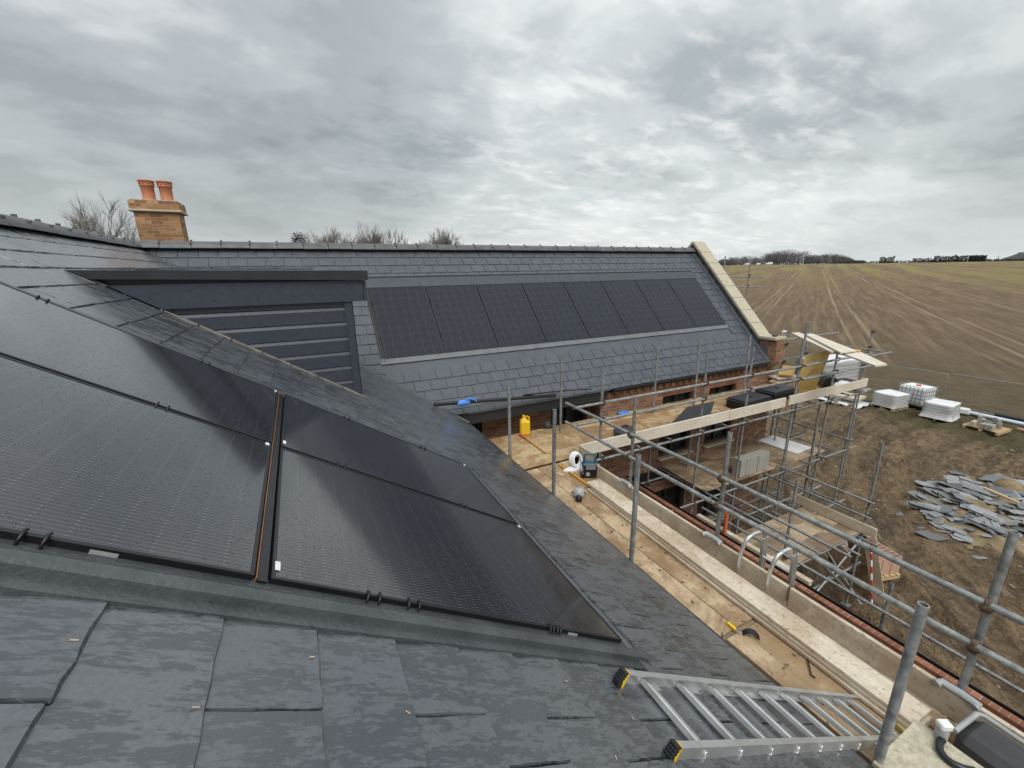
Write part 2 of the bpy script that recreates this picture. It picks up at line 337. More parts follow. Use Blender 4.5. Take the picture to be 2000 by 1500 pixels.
pl = wn('ShaderNodeCombineXYZ', ins={0: wmath('DIVIDE', sx.outputs[0], zd), 1: wmath('DIVIDE', sx.outputs[1], zd), 2: .35}).outputs[0]
def wnoise(sc, det, ro, di=0.0, rot=0.0, loc=(0, 0, 0), scl=(1, 1, 1)):
    mp = wn('ShaderNodeMapping', ins={'Vector': pl, 'Rotation': (0, 0, rot), 'Location': loc, 'Scale': scl}).outputs[0]
    return wn('ShaderNodeTexNoise', ins={'Vector': mp, 'Scale': sc, 'Detail': det, 'Roughness': ro, 'Distortion': di}).outputs[0]
CLOC = (1.3, .4, 0)
big = wnoise(.55, 3, .5, .2, 0, CLOC); med = wnoise(1.9, 6, .55, .25, .5, (3.1, 1.2, 0), (1, 1.15, 1)); fin = wnoise(6.5, 5, .55, .3, .4, (0, 2, 0), (1, 1.3, 1))
cl = wmath('ADD', wmath('MULTIPLY', big, .58), wmath('MULTIPLY_ADD', fin, .12, wmath('MULTIPLY', med, .34)))
cc = wramp(cl, [(.40, (.272, .300, .316)), (.49, (.39, .42, .435)), (.57, (.51, .54, .55)), (.66, (.74, .77, .775))])
# brighter band in the cloud ahead and to the right; pale strip at the horizon
bd = ray(1230, 260).normalized()
dt = wn('ShaderNodeVectorMath', operation='DOT_PRODUCT', ins={0: D3, 1: bd}).outputs['Value']
cc = wmix(wmath('MULTIPLY', wramp(dt, [(.72, 0), (1, 1)]), .55), cc, wmix(1.0, cc, (1.8, 1.78, 1.74), 'MULTIPLY'))
cc = wmix(wmath('MULTIPLY', wramp(zz, [(0.0, 1), (.2, 0)]), .7), cc, (.66, .70, .71))
cc = wmix(wramp(zz, [(.42, 0), (.95, 1)]), cc, wmix(1.0, cc, (2.4, 2.4, 2.4), 'MULTIPLY'))      # an overcast sky is brightest overhead
dk = ray(420, 60).normalized(); dq = wn('ShaderNodeVectorMath', operation='DOT_PRODUCT', ins={0: D3, 1: dk}).outputs['Value']
cc = wmix(wmath('MULTIPLY', wramp(dq, [(.80, 0), (.99, 1)]), .6), cc, wmix(1.0, cc, (.70, .715, .735), 'MULTIPLY'))
lit = wmath('MULTIPLY', wramp(wnoise(5.0, 6, .56, .25, .4, (4, 1, 0), (1, 1.7, 1)), [(.46, 0), (.72, 1)]), wramp(wn('ShaderNodeVectorMath', operation='DOT_PRODUCT', ins={0: D3, 1: ray(1250, 300).normalized()}).outputs['Value'], [(.86, 0), (.99, 1)]))
cc = wmix(wmath('MULTIPLY', lit, .5), cc, (.95, .955, .94))
nis = wmix(1.0, sky.outputs[0], (.08, .08, .08), 'MULTIPLY')
allsky = wmix(.88, nis, cc)
bg = T.nodes['Background']; T.links.new(allsky, bg.inputs[0]); bg.inputs[1].default_value = .8
sun = bpy.data.lights.new('sun', 'SUN'); so = bpy.data.objects.new('sun', sun); C.objects.link(so)
sun.energy = 1.5; sun.angle = R(38); sun.color = (1, .965, .91)
sd = V(math.sin(SUN_AZ)*math.cos(SUN_EL), math.cos(SUN_AZ)*math.cos(SUN_EL), math.sin(SUN_EL)); so.rotation_euler = sd.to_track_quat('Z', 'Y').to_euler()
cam = bpy.data.cameras.new('camera'); co_ = bpy.data.objects.new('camera', cam); C.objects.link(co_)
cam.sensor_width = 36; cam.lens = F/2000*36; cam.clip_start = .02; cam.clip_end = 4000
co_.matrix_world = Matrix((rt, -dn, -fw)).transposed().to_4x4()
S = bpy.context.scene; S.camera = co_
S.view_settings.view_transform = 'Standard'; S.view_settings.look = 'None'; S.view_settings.exposure = .6; S.view_settings.gamma = 1

# ================================================================== THE HOUSE
house = thing('brick_house', (2.4, 7.0, GZ), 'red brick house with wet slate roofs meeting in a valley, gable coping and dormer', 'house')
RX, EX = -2.42, 2.47           # near wing: ridge and eave
RY, EY = 9.87, 6.95            # rear wing
GX = 11.27                     # inner face of the gable coping
def zA(x): return (dA-nA.x*x)/nA.z
def yv(x): return (-dB+nB.z*zA(x))/-nB.y      # valley line of the two slate planes
def clip(poly, f):              # keep the part of a 2d polygon where f >= 0 (f linear)
    out = []
    for i in range(len(poly)):
        a, b = poly[i], poly[(i+1) % len(poly)]; fa, fb = f(*a), f(*b)
        if fa >= 0: out.append(a)
        if fa*fb < 0: t = fa/(fa-fb); out.append((a[0]+(b[0]-a[0])*t, a[1]+(b[1]-a[1])*t))
    return out
def slates(Pf, courses, w, phase, lo, hi, keep, skip, swap=False, gap=.0033, thick=.0098, bev=(.006, .003)):
    m = MB()
    for k, (s0, s1) in enumerate(courses):
        off = phase+(w/2 if k % 2 else 0); i0 = math.floor((lo-off)/w)
        for i in range(i0, int((hi-lo)/w)+i0+3):
            a = off+i*w+gap; b = a+w-2*gap
            a += random.uniform(-.002, .002); ts = s0+random.uniform(-.004, .003)
            spans = skip(a, b, ts, s1)
            for a, b in spans:
                if b-a < .02: continue
                P = [(ts, a), (ts, b), (s1+.02, b), (s1+.02, a)]
                if b-a > .2:      # slightly dressed, uneven tail
                    j_ = lambda e: random.uniform(-e, e); dl = s1-ts
                    P = [(ts+.004, a), (ts, a+.006)]+[(ts+j_(.0022), a+(b-a)*q) for q in (.15, .3, .45, .6, .78, .9)]+[(ts, b-.006), (ts+.004, b)]+[(ts+dl*q, b+j_(.0016)) for q in (.2, .42, .66, .85)]+[(s1+.02, b), (s1+.02, a)]+[(ts+dl*q, a+j_(.0016)) for q in (.85, .6, .38, .2)]
                P = keep(P)
                if len(P) < 3: continue
                tl = thick+random.uniform(-.0022, .0022); tw = random.uniform(-.002, .002); L = s1+.02-s0
                hh = lambda s, q: tl*(1-(s-s0)/L)+.0035+tw*((q-a)/(b-a)-.5)
                ins = lambda s, q: (s+(bev[0]*random.uniform(.5, 1.3) if s < ts+.006 else 0), q+(bev[1]*random.uniform(.4, 1.4) if q < a+.004 else -bev[1]*random.uniform(.4, 1.4) if q > b-.004 else 0))
                top = [Pf(*ins(s, q), hh(s, q)) for s, q in P]; bot = [Pf(s, q, hh(s, q)-.007) for s, q in P]; n = len(P)
                if not swap: top.reverse(); bot.reverse()
                m.add(top+bot, [tuple(range(n))]+[(i, i+n, (i+1) % n+n, (i+1) % n) for i in range(n)])
    return m
# --- near roof. solar array: columns s 1.434..-.290 and -.338..-2.060, rows y 1.322..2.456 and 2.478..3.612
TA = (-2.125, 1.5, 1.205, 3.72)
def skipA(a, b, s0, s1):
    if s1 <= TA[0]+.01 or s0 >= TA[1]: return [(a, b)]
    out = []
    if a < TA[2]:
        if abs(a-.753) < .02: out.append((a, TA[2]))      # a slate-and-a-half closes every other course
        elif a < 1.03: out.append((a, min(b, TA[2])))
    if b > TA[3]: out.append((max(a, TA[3]), b))
    return out
eA = (EX-0)/-math.cos(tA)      # s of the eave along the plane, measured from the foot of the normal
sE = V(EX, 0, zA(EX)).dot(uA); sR = V(RX, 0, zA(RX)).dot(uA)
cA = []; k = -9
tails = [.011-.25*k for k in range(-10, 15)]; tails = sorted([t for t in tails if sE+.1 < t < sR-.06])
tails = [sE]+tails
cA = [(tails[i], tails[i+1] if i+1 < len(tails) else sR) for i in range(len(tails))]
i0 = min(range(len(tails)), key=lambda i: abs(tails[i]-(-.239)))      # course with joints on .90 must be an odd one
par = (i0) % 2
def keepA(P):
    return clip(P, lambda s, y: yv(PA(s, 0).x)-.045-y)
mA = slates(PA, cA, .30, .90-.15*(0 if False else 0)-(.15 if par == 0 else 0), -2.4, 9.9, keepA, skipA)
mA.quad(*[PA(s, y, -.004) for s, y in ((sE+.01, -2.4), (sE+.01, yv(EX)), (sR, yv(RX)), (sR, -2.4))])
mA.quad(PA(sE+.01, -2.4, -.03), PA(sE+.01, yv(EX), -.03), PA(sE+.01, yv(EX), -.004), PA(sE+.01, -2.4, -.004))
roofA = mA.build('slate_roof', M['slateA'], house)
# hidden slopes on the far sides of both ridges
mk = MB(); zr = zA(RX)
mk.quad(V(RX, -2.4, zr-.02), V(RX, 9.87, zr-.02), V(-7.3, 9.87, zr-.02-4.88*math.tan(tA)), V(-7.3, -2.4, zr-.02-4.88*math.tan(tA)))
mk.quad(V(RX, RY, zr-.03), V(GX, RY, zr-.03), V(GX, RY+2.95, zr-3.03), V(RX-3, RY+2.95, zr-3.03))
mk.build('slate_roof', M['slateB'], house)
# --- rear roof
sEB = V(0, EY, (dB-nB.y*EY)/nB.z).dot(uB); sRB = V(0, RY, (dB-nB.y*RY)/nB.z).dot(uB)
TB = (4.262, 6.345, 1.225, 10.60)
def skipB(a, b, s0, s1):
    if s1 <= TB[0]+.01 or s0 >= TB[1]-.06: return [(a, b)]
    out = []
    if a < TB[2]: out.append((a, min(b, TB[2])))
    if b > TB[3]: out.append((max(a, TB[3]), b))
    return out
tb = [sEB]+[4.054+.2275*k for k in range(-4, 11)]+[6.499, 6.726, 6.952]
cB = [(tb[i], tb[i+1] if i+1 < len(tb) else sRB) for i in range(len(tb))]
iB = min(range(len(tb)), key=lambda i: abs(tb[i]-4.054))
def keepB(P):
    return clip(P, lambda s, x: x-.045-vx(s))
_a = (PB(sEB, 0)); 
def vx(s):      # valley x for a point of the rear plane
    p = PB(s, 0); return (dA-nA.z*p.z)/nA.x
mB = slates(PB, cB, .305, 1.386-(.1525 if iB % 2 else 0), -2.6, GX+.02, lambda P: clip(keepB(P), lambda s, x: GX-.08-x), skipB, True, .0055, .0125, (.004, .002))
mB.quad(PB(sEB+.01, vx(sEB+.01), -.004), PB(sEB+.01, GX, -.004), PB(sRB, GX, -.004), PB(sRB, vx(sRB), -.004))
mB.build('slate_roof', M['slateB'], house)
# valley gutter
m = MB()
vb = V(EX, yv(EX), zA(EX)); vt = V(RX, yv(RX), zA(RX)); dv = (vt-vb).normalized()
for nn, sg in ((nA, 1), (nB, -1)):
    t = dv.cross(nn)*sg; t = t if (t.x < 0) == (sg > 0) else -t
m.quad(vb+nA*.001, vb+V(-.05, -.02, 0)+nA*.012, vt+V(-.05, -.02, 0)+nA*.012, vt+nA*.001)
m.quad(vb+nB*.001, vt+nB*.001, vt+V(.05, 0, 0)+nB*.006, vb+V(.05, 0, 0)+nB*.006)
m.build('valley_gutter', M['fascia'], house)
# ridges: clay angle tiles with union clips
def ridge(p, q, nL, nR, name):
    m = MB(); p = Vector(p); q = Vector(q); a = (q-p).normalized(); L = (q-p).length; n = int(L/.45); side = a.cross(V(0, 0, 1)).normalized()
    for i in range(n):
        s0 = p+a*(i*L/n+.004); s1 = p+a*((i+1)*L/n-.004); e = random.uniform(-.004, .004)
        prof = [(-.135, -.062), (-.128, -.03), (-.085, .022), (-.04, .052), (0, .062), (.04, .052), (.085, .022), (.128, -.03), (.135, -.062)]
        A = [s0+side*x+V(0, 0, z+e) for x, z in prof]; B = [s1+side*x+V(0, 0, z+e) for x, z in prof]; k = len(prof)
        m.add(A+B, [(j, k+j, k+j+1, j+1) for j in range(k-1)], True)
        m.add(A, [tuple(range(k))]); m.add(B, [tuple(range(k))[::-1]])
        m.box(s1+V(0, 0, .07)+a*.004, (.035, .035, .03)); m.box(s1+a*.004+side*.1+V(0, 0, .018), (.03, .03, .02), None)
        m.box(s1+a*.004-side*.1+V(0, 0, .018), (.03, .03, .02), None)
    o = m.build(name, M['ridge'], house); return o
ridge((RX, -2.4, zr+.03), (RX, RY, zr+.03), 0, 0, 'ridge_tiles'); ridge((RX-.1, RY, zr+.035), (GX, RY, zr+.035), 0, 0, 'ridge_tiles')
# flashings round the near array
m = MB()
hz_ = .006
def strip(Pf, prof, a, b):      # profile of (coordinate, height) swept along the other axis
    pass
prof = [(1.165, .017), (1.206, .019), (1.210, .040), (1.222, .047), (1.245, .049), (1.262, .044), (1.268, .022), (1.30, .021), (1.34, .018)]
A = [PA(TA[1]+.5, y, h) for y, h in prof]; B = [PA(TA[0]-.02, y, h) for y, h in prof]; k = len(prof)
m.add(A+B, [(j, j+1, k+j+1, k+j) for j in range(k-1)], False); m.add(B, [tuple(range(k))])
m.quad(PA(TA[1]+.5, 1.165, .017), PA(TA[0]-.02, 1.165, .017), PA(TA[0]-.02, 1.165, 0), PA(TA[1]+.5, 1.165, 0))
prof = [(3.60, .012), (3.66, .022), (3.70, .026), (3.74, .018)]
A = [PA(TA[1]+.5, y, h) for y, h in prof]; B = [PA(TA[0], y, h) for y, h in prof]; k = len(prof)
m.add(A+B, [(j, j+1, k+j+1, k+j) for j in range(k-1)])
m.quad(PA(1.5, 1.3, .001), PA(-2.1, 1.3, .001), PA(-2.1, 3.68, .001), PA(1.5, 3.68, .001))
m.build('array_flashing', M['tray'], house)
m = MB()
for s_, h0, wd in ((-2.088, .02, .010), (-2.118, .016, .018)):
    m.bar(PA(s_, 1.10, h0), PA(s_, 3.66, h0), wd, .012, nA)
m.build('array_flashing', M['trim'], house)
m = MB(); m.bar(PA(-.3165, 1.315, .026), PA(-.3165, 3.6, .026), .03, .006, nA); m.build('array_flashing', M['black'], house)  # black strip put in to darken the gap between panel columns
m = MB(); m.bar(PA(-.2975, 1.32, .018), PA(-.2975, 3.6, .018), .0035, .03, nA); m.build('batten', M['copper'], house)
# flashings round the rear array
m = MB()
for x0, x1, s0, s1, h0, h1 in ((TB[2]-.03, TB[3]+.03, 6.10, 6.37, .016, .022),):
    for i in range(8):
        a = x0+(x1-x0)*i/8; b = x0+(x1-x0)*(i+1)/8-.004; m.prism([PB(s0, a, h0), PB(s0, b, h0), PB(s1, b, h1), PB(s1, a, h1)], -nB*.01)
m.build('array_flashing', M['slatelead'], house)
m = MB(); m.prism([PB(6.37, TB[2]-.06, .02), PB(6.37, TB[3]+.02, .02), PB(6.395, TB[3]+.02, .02), PB(6.395, TB[2]-.06, .02)], nB*.012)
m.prism([PB(4.3, TB[2], .004), PB(4.3, TB[3], .004), PB(6.2, TB[3], .004), PB(6.2, TB[2], .004)], -nB*.002)
for x in (TB[2]+.01, TB[2]+.06): m.bar(PB(4.3, x, .012), PB(6.36, x, .012), .012, .02, nB)
m.build('array_flashing', M['black'], house)
m = MB(); m.prism([PB(4.255, TB[2]-.01, .022), PB(4.255, TB[3], .022), PB(4.385, TB[3], .016), PB(4.385, TB[2]-.01, .016)], -nB*.005); m.build('array_flashing', M['lightlead'], house)
# gable: parapet wall, cast stone coping, stepped lead
Gx0, Gx1 = 11.30, 11.67
m = MB()
pol = [(6.83, -1.93), (7.33, -1.93), (RY, .70), (RY+2.6, -1.93), (RY+2.6, -7.4), (7.145, -7.4), (7.145, -2.75), (6.83, -2.55)]
m.prism([V(Gx0, y, z) for y, z in pol], V(Gx1-Gx0-.02, 0, 0))
m.build('gable_wall', M['brick'], house, uv=True)
m = MB()
cp = [V(0, 7.33, -1.88), V(0, RY, .755)]; L = (cp[1]-cp[0]).length; d = (cp[1]-cp[0])/L; up = V(0, -d.z, d.y)
n = 8
for i in range(n):
    a = cp[0]+d*(L*i/n+.003); b = cp[0]+d*(L*(i+1)/n-.003)
    m.box((a+b)/2+V(11.475, 0, 0)+up*.0, (.47, (b-a).length, .07), basis(V(1, 0, 0), d, up), .008)
d2 = V(0, -d.y, d.z); 
a = V(0, RY, .755); b = V(0, RY+2.5, .755-2.5*d.z/d.y); dd = (b-a).normalized()
m.box((a+b)/2+V(11.475, 0, 0), (.47, (b-a).length, .07), basis(V(1, 0, 0), dd, V(1, 0, 0).cross(dd)), .008)
m.box((11.475, 7.10, -1.885), (.47, .50, .075), None, .008)
m.build('gable_coping', M['stone'], house)
m = MB()
for i in range(11):      # stepped soakers let into the parapet
    y0 = 7.05+i*.262; z0 = (dB-nB.y*y0)/nB.z
    m.prism([V(Gx0-.006, y0, z0), V(Gx0-.006, y0+.30, z0+.31), V(Gx0-.006, y0+.30, z0+.44), V(Gx0-.006, y0+.02, z0+.27)], V(.004, 0, 0))
m.prism([PB(sEB, GX-.09, .02), PB(sEB, GX+.035, .03), PB(sRB, GX+.035, .03), PB(sRB, GX-.09, .02)], -nB*.006)
m.bar(PB(sEB, GX-.09, .022), PB(sRB, GX-.09, .022), .016, .016, nB)
m.build('lead_flashing', M['lead'], house)
# walls
def wall(m, axis, at, a0, a1, z0, z1, holes, th, face=-1):
    xs = sorted({a0, a1, *[h[0] for h in holes], *[h[1] for h in holes]}); zs = sorted({z0, z1, *[h[2] for h in holes], *[h[3] for h in holes]})
    P = (lambda a, t, z: V(a, at-face*t, z)) if axis == 'Y' else (lambda a, t, z: V(at-face*t, a, z))
    for i in range(len(xs)-1):
        for j in range(len(zs)-1):
            cx, cz = (xs[i]+xs[i+1])/2, (zs[j]+zs[j+1])/2
            if any(h[0] < cx < h[1] and h[2] < cz < h[3] for h in holes): continue
            m.quad(P(xs[i], 0, zs[j]), P(xs[i+1], 0, zs[j]), P(xs[i+1], 0, zs[j+1]), P(xs[i], 0, zs[j+1]))
    for x0, x1, y0, y1 in holes:
        c = [(x0, y0), (x1, y0), (x1, y1), (x0, y1)]
        for k in range(4):
            (p, q), (r, s_) = c[k], c[(k+1) % 4]; m.quad(P(p, 0, q), P(p, th, q), P(r, th, s_), P(r, 0, s_))
WY = 7.15
ups = [(7.62, 8.68, -4.62, -3.02), (9.26, 10.30, -4.62, -3.04)]
lows = [(7.5, 8.7, -7.0, -5.6), (9.3, 10.4, -7.0, -5.6)]
m = MB(); wall(m, 'Y', WY, 5.80, 11.86, GZ, -2.62, ups+lows, .22)
m.quad(V(5.8, WY, -2.62), V(5.8, WY+.45, -2.62), V(5.8, WY+.45, GZ), V(5.8, WY, GZ))
m.quad(V(11.86, WY, GZ), V(11.86, WY+5.4, GZ), V(11.86, WY+5.4, -2.6), V(11.86, WY, -2.6))
wall(m, 'Y', WY+.45, 2.2, 5.8, GZ, -2.62, [(4.72, 5.72, -4.6, -2.70), (2.55, 3.06, -4.6, -2.72)], .22)
m.quad(V(2.2, -2.4, GZ), V(2.2, WY+.45, GZ), V(2.2, WY+.45, -2.6), V(2.2, -2.4, -2.6))
for i in range(27):      # dentil course under the eave
    m.box((5.92+i*.2165, WY-.03, -2.70), (.1, .055, .13))
m.build('brick_wall', M['brick'], house, uv=True)
for x0, x1, z0, z1 in ups:      # soldier courses, turned bricks
    m = MB(); nb = int((x1-x0+.2)/.0755)
    for i in range(nb):
        m.box((x0-.1+.0375+i*.0755, WY-.001, z1+.1075), (.0675, .008, .212))
    m.build('brick_lintel', M['wallbrick'], house, uv=True)
m = MB(); m.box((6.9, WY-.008, -5.13), (4.0, .012, .30)); m.box((7.0, WY-.02, -4.97), (3.7, .03, .04)); m.build('damp_course', M['plast'], house)
for k, (x0, x1, z0, z1) in enumerate(ups+lows+[(4.72, 5.72, -4.6, -2.70), (2.55, 3.06, -4.6, -2.72)]):
    y = (WY if k < 4 else WY+.45)+.13
    f = MB()
    for a, b, c_, d_ in ((x0, x0+.06, z0, z1), (x1-.06, x1, z0, z1), (x0+.06, x1-.06, z0, z0+.06), (x0+.06, x1-.06, z1-.06, z1), ((x0+x1)/2-.03, (x0+x1)/2+.03, z0+.06, z1-.06)):
        f.box(((a+b)/2, y, (c_+d_)/2), (b-a, .07, d_-c_))
    wd = f.build('window', M['fascia'], house)
    g = MB(); g.quad(V(x0, y+.02, z0), V(x1, y+.02, z0), V(x1, y+.02, z1), V(x0, y+.02, z1)); g.build('pane', M['glass'], wd)
    if k < 4:
        g = MB(); g.box(((x0+x1)/2, WY+.005, z0-.03), (x1-x0+.12, .25, .055), None, .006); g.build('sill', M['stone'], wd)
# eaves: gutter, fascia
m = MB(); m.box((8.62, EY+.07, -2.585), (5.4, .03, .12)); m.box((4.1, EY+.09, -2.665), (3.4, .03, .24)); m.box((4.1, EY+.33, -2.79), (3.4, .46, .015)); m.box((8.6, EY+.14, -2.648), (5.4, .1, .012))
m.box((EX-.1, 2.2, -2.77), (.03, 9.4, .18)); m.build('fascia', M['fascia'], house)
def gutter(p, q, r):
    m = MB(); a = (Vector(q)-Vector(p)).normalized(); sd_ = a.cross(V(0, 0, 1)); n = 8
    o = [(math.cos(PI+PI*i/n)*r, math.sin(PI+PI*i/n)*r) for i in range(n+1)]; i_ = [(x*.9, z*.9) for x, z in o[::-1]]
    pr = o+i_; A = [Vector(p)+sd_*x+V(0, 0, z) for x, z in pr]; B = [Vector(q)+sd_*x+V(0, 0, z) for x, z in pr]; k = len(pr)
    m.add(A+B, [(j, (j+1) % k, k+(j+1) % k, k+j) for j in range(k)], True); m.add(A, [tuple(range(k))]); m.add(B, [tuple(range(k))[::-1]]); return m
gutter((5.9, EY-.005, -2.525), (11.25, EY-.005, -2.525), .055).build('gutter', M['fascia'], house)
m = MB(); m.bar((2.55, EY+.03, -2.545), (5.8, EY+.03, -2.545), .05, .025)
m.build('eave_membrane', M['lightlead'], house)
m = MB(); m.bar((EX+.012, -2.4, zA(EX)-.02), (EX+.012, yv(EX), zA(EX)-.02), .03, .05); m.build('eave_trim', M['plast'], house)
# chimney behind the ridge
CY = 13.6; k = CY/10.3
m = MB()
def cbox(x0, x1, z0, z1, dpt, e=0): m.box(((x0+x1)/2, CY+.02+.34, (z0+z1)/2), (x1-x0+2*e, dpt+2*e, z1-z0))
bx0, bx1 = -2.46*k+.02, -1.80*k+.02
cbox(bx0, bx1, GZ, 1.12*k, .62); cbox(bx0, bx1, 1.15*k, 1.30*k, .62, .055)
ch = m.build('chimney', M['brickbuff'], house, uv=True)
m = MB(); m.box(((bx0+bx1)/2, CY+.36, 1.135*k), (bx1-bx0+.16, .78, .05), None, .012); m.build('chimney_band', M['stone'], ch)
m = MB(); m.box(((bx0+bx1)/2, CY+.36, 1.31*k), (bx1-bx0+.05, .68, .04), None, .015); m.build('chimney_cap', M['mortar'], ch)
for x in (-2.235*k, -1.965*k):
    m = MB(); z = 1.31*k; m.lathe((x+.02, CY+.36, z), [(.15, 0), (.15, .05), (.128, .08), (.132, .34), (.155, .36), (.155, .385), (.14, .39), (.15, .45), (.165, .46), (.165, .485), (.12, .485), (.11, .2)], 20)
    for i in range(10):
        a = 2*PI*i/10; m.box((x+.02+.145*math.cos(a), CY+.36+.145*math.sin(a), z+.42), (.02, .05, .03), rotz(a))
    m.build('chimney_pot', M['terra'], ch)
# dormer
DY = 5.06
m = MB()
def zAx(x): return zA(x)
pitch = .166; z = -.31; x1 = .50
zb = zA(.5); i = 0
zt = -.20
while zt > zA(x1)-.02:      # shiplap boards: flat face with a bevel along the top edge
    z0 = zt-pitch; xa = lambda zz_: (dA-nA.z*zz_)/nA.x
    f0, f1, f2 = z0, zt-.040, zt
    if xa(zt) < x1-.02:
        l0, l1, l2 = max(xa(f0)-.12, -3), xa(f1)-.12, xa(f2)-.12
        m.quad(V(l0, DY, f0), V(x1, DY, f0), V(x1, DY, f1), V(l1, DY, f1)); m.quad(V(l1, DY, f1), V(x1, DY, f1), V(x1, DY+.016, f2), V(l2, DY+.016, f2))
        m.quad(V(l0, DY+.016, f0), V(x1, DY+.016, f0), V(x1, DY, f0), V(l0, DY, f0))
    zt -= pitch
m.quad(V(-2, DY+.04, 0), V(-2, DY+.04, -1.6), V(x1, DY+.04, -1.6), V(x1, DY+.04, 0))
dm = m.build('dormer', M['clad'], house)
m = MB(); m.box((.49, DY+.005, -.85), (.075, .06, 1.15)); m.box((.53, DY+.9, -.85), (.03, 1.75, 1.15)); m.build('corner_post', M['clad'], dm)
m = MB(); xa = lambda zz_: (dA-nA.z*zz_)/nA.x
m.prism([V(xa(-.31)-.2, DY-.045, -.31), V(.655, DY-.045, -.31), V(.655, DY-.045, -.085), V(xa(-.085)-.2, DY-.045, -.085)], V(0, .04, 0))
for i in range(9): m.tube((-.9+i*.18, DY-.046, -.14-.1*(i % 2)), (-.9+i*.18, DY-.052, -.14-.1*(i % 2)), .007, 8)
m.box((.68, DY+.9, -.2), (.03, 1.85, .22)); m.build('barge_board', M['clad'], dm)
m = MB(); m.prism([V(xa(-.09)-.35, DY-.085, -.02), V(.72, DY-.085, -.085), V(.72, DY-.085, .015), V(xa(.03)-.25, DY-.085, .055)], V(0, 1.98, 0))
m.build('dormer_roof', M['fascia'], dm)
m = MB()
for i in range(9):
    xa0 = -1.62+i*.245; p = V(xa0, DY-.02, zA(xa0)+.018); xb = xa0+.235; q = V(xb, DY-.02, zA(xb)+.018); m.bar(p, q, .05, .014, nA)
m.build('dormer_soakers', M['soak'], dm)
m = MB()
for i in range(6): m.box((-1.45+i*.3, DY+.1, .062-.004*i), (.29, .28, .012))
m.build('dormer_slates', M['slateB'], dm)

# ------------------------------------------------------------------ solar panels
def panel_proto(W, L, gm='panel'):
    root = thing('solar_panel', (0, 0, 0), 'x', 'solar panel', 'x')
    g = MB(); g.quad(V(-W/2+.008, -L/2+.008, -.002), V(W/2-.008, -L/2+.008, -.002), V(W/2-.008, L/2-.008, -.002), V(-W/2+.008, L/2-.008, -.002)); g.build('glass', M[gm], root, True)
    f = MB()
    for c, s_ in (((-W/2+.006, 0, -.0165), (.012, L, .035)), ((W/2-.006, 0, -.0165), (.012, L, .035)), ((0, -L/2+.006, -.0165), (W-.024, .012, .035)), ((0, L/2-.006, -.0165), (W-.024, .012, .035))): f.box(c, s_, None, .001)
    f.build('frame', M['black'], root, True)
    return root
pp = panel_proto(1.134, 1.722)
def clamp(root, x, y, along):      # twin black hold-down hooks
    m = MB()
    for q in (-.022, .022):
        d = V(q, 0, 0) if along == 'x' else V(0, q, 0); a = V(0, 1, 0) if along == 'x' else V(1, 0, 0); s_ = 1 if (y if along == 'x' else x) > 0 else -1
        p = V(x, y, 0)+d; m.path([p-a*s_*.016+V(0, 0, .004), p+a*s_*.002+V(0, 0, .013), p+a*s_*.016+V(0, 0, -.004), p+a*s_*.018+V(0, 0, -.03)], .0045, 6)
    m.box(V(x, y, -.028)+(V(0, .02, 0) if along == 'x' else V(.02, 0, 0))*(1 if (y if along == 'x' else x) > 0 else -1), (.075, .05, .006) if along == 'x' else (.05, .075, .006))
    m.tube(V(x, y, -.027)+(V(0, .02, 0) if along == 'x' else V(.02, 0, 0))*(1 if (y if along == 'x' else x) > 0 else -1), V(x, y, -.018)+(V(0, .02, 0) if along == 'x' else V(.02, 0, 0))*(1 if (y if along == 'x' else x) > 0 else -1), .011, 8)
    m.build('clamp', M['black'], root, True)
def chip(root, x, y, w_, h_):
    m = MB(); m.box((x, y, .0015), (w_, h_, .002)); m.build('sticker', M['paper'], root, True)
Alab = {(0, 0): 'near left solar panel whose lower frame edge carries a silver barcode label', (1, 0): 'near right solar panel, its lower edge running down to the aluminium ladder',
        (0, 1): 'far left solar panel below the dormer, mirroring pale sky and dormer', (1, 1): 'far right solar panel of the near roof, beside the narrow slate margin'}
for i, sc in enumerate((.572, -1.199)):
    for j, yc in enumerate((1.889, 3.045)):
        o = pp if (i, j) == (0, 0) else copy_tree(pp)
        Mx = basis(V(0, 1, 0), uA, V(0, 1, 0).cross(uA)).to_4x4()
        # local x runs along the ridge, local y up the slope
        if Mx.col[2].to_3d().dot(nA) < 0: Mx = basis(V(0, -1, 0), uA, V(0, -1, 0).cross(uA)).to_4x4()
        Mx.translation = PA(sc, yc, .038); o.matrix_world = Mx
        tag(o, Alab[(i, j)], 'solar panel', 'solar panels set in the near roof')
        sgn = -1 if Mx.col[0].y < 0 else 1
        for yy in ((-.36, .52) if i == 0 else (-.38, .36)): clamp(o, (-.567 if j == 0 else .567)*sgn, yy, 'y')
        if i == 0: chip(o, (.545 if j == 0 else .545)*sgn, -.84, .03, .018)
        else: chip(o, -.5*sgn, .845, .045, .016)
        if (i, j) == (0, 0):
            m = MB(); m.box((-.568*sgn, -.36-.14, -.016), (.003, .06, .016)); 
            m.build('barcode_label', M['gplast'], o, True)
Blab = ['first solar panel from the dormer end of the rear roof row', 'second solar panel from the dormer end of the rear roof row', 'third solar panel from the dormer in the rear roof row', 'fourth solar panel from the dormer in the rear roof row',
        'fourth solar panel from the stone gable in the rear roof row', 'third solar panel from the stone gable in the rear roof row', 'second solar panel from the stone gable in the rear roof row', 'last solar panel of the rear roof row, next to the stone gable']
pB = panel_proto(1.134, 1.722, 'panelB')
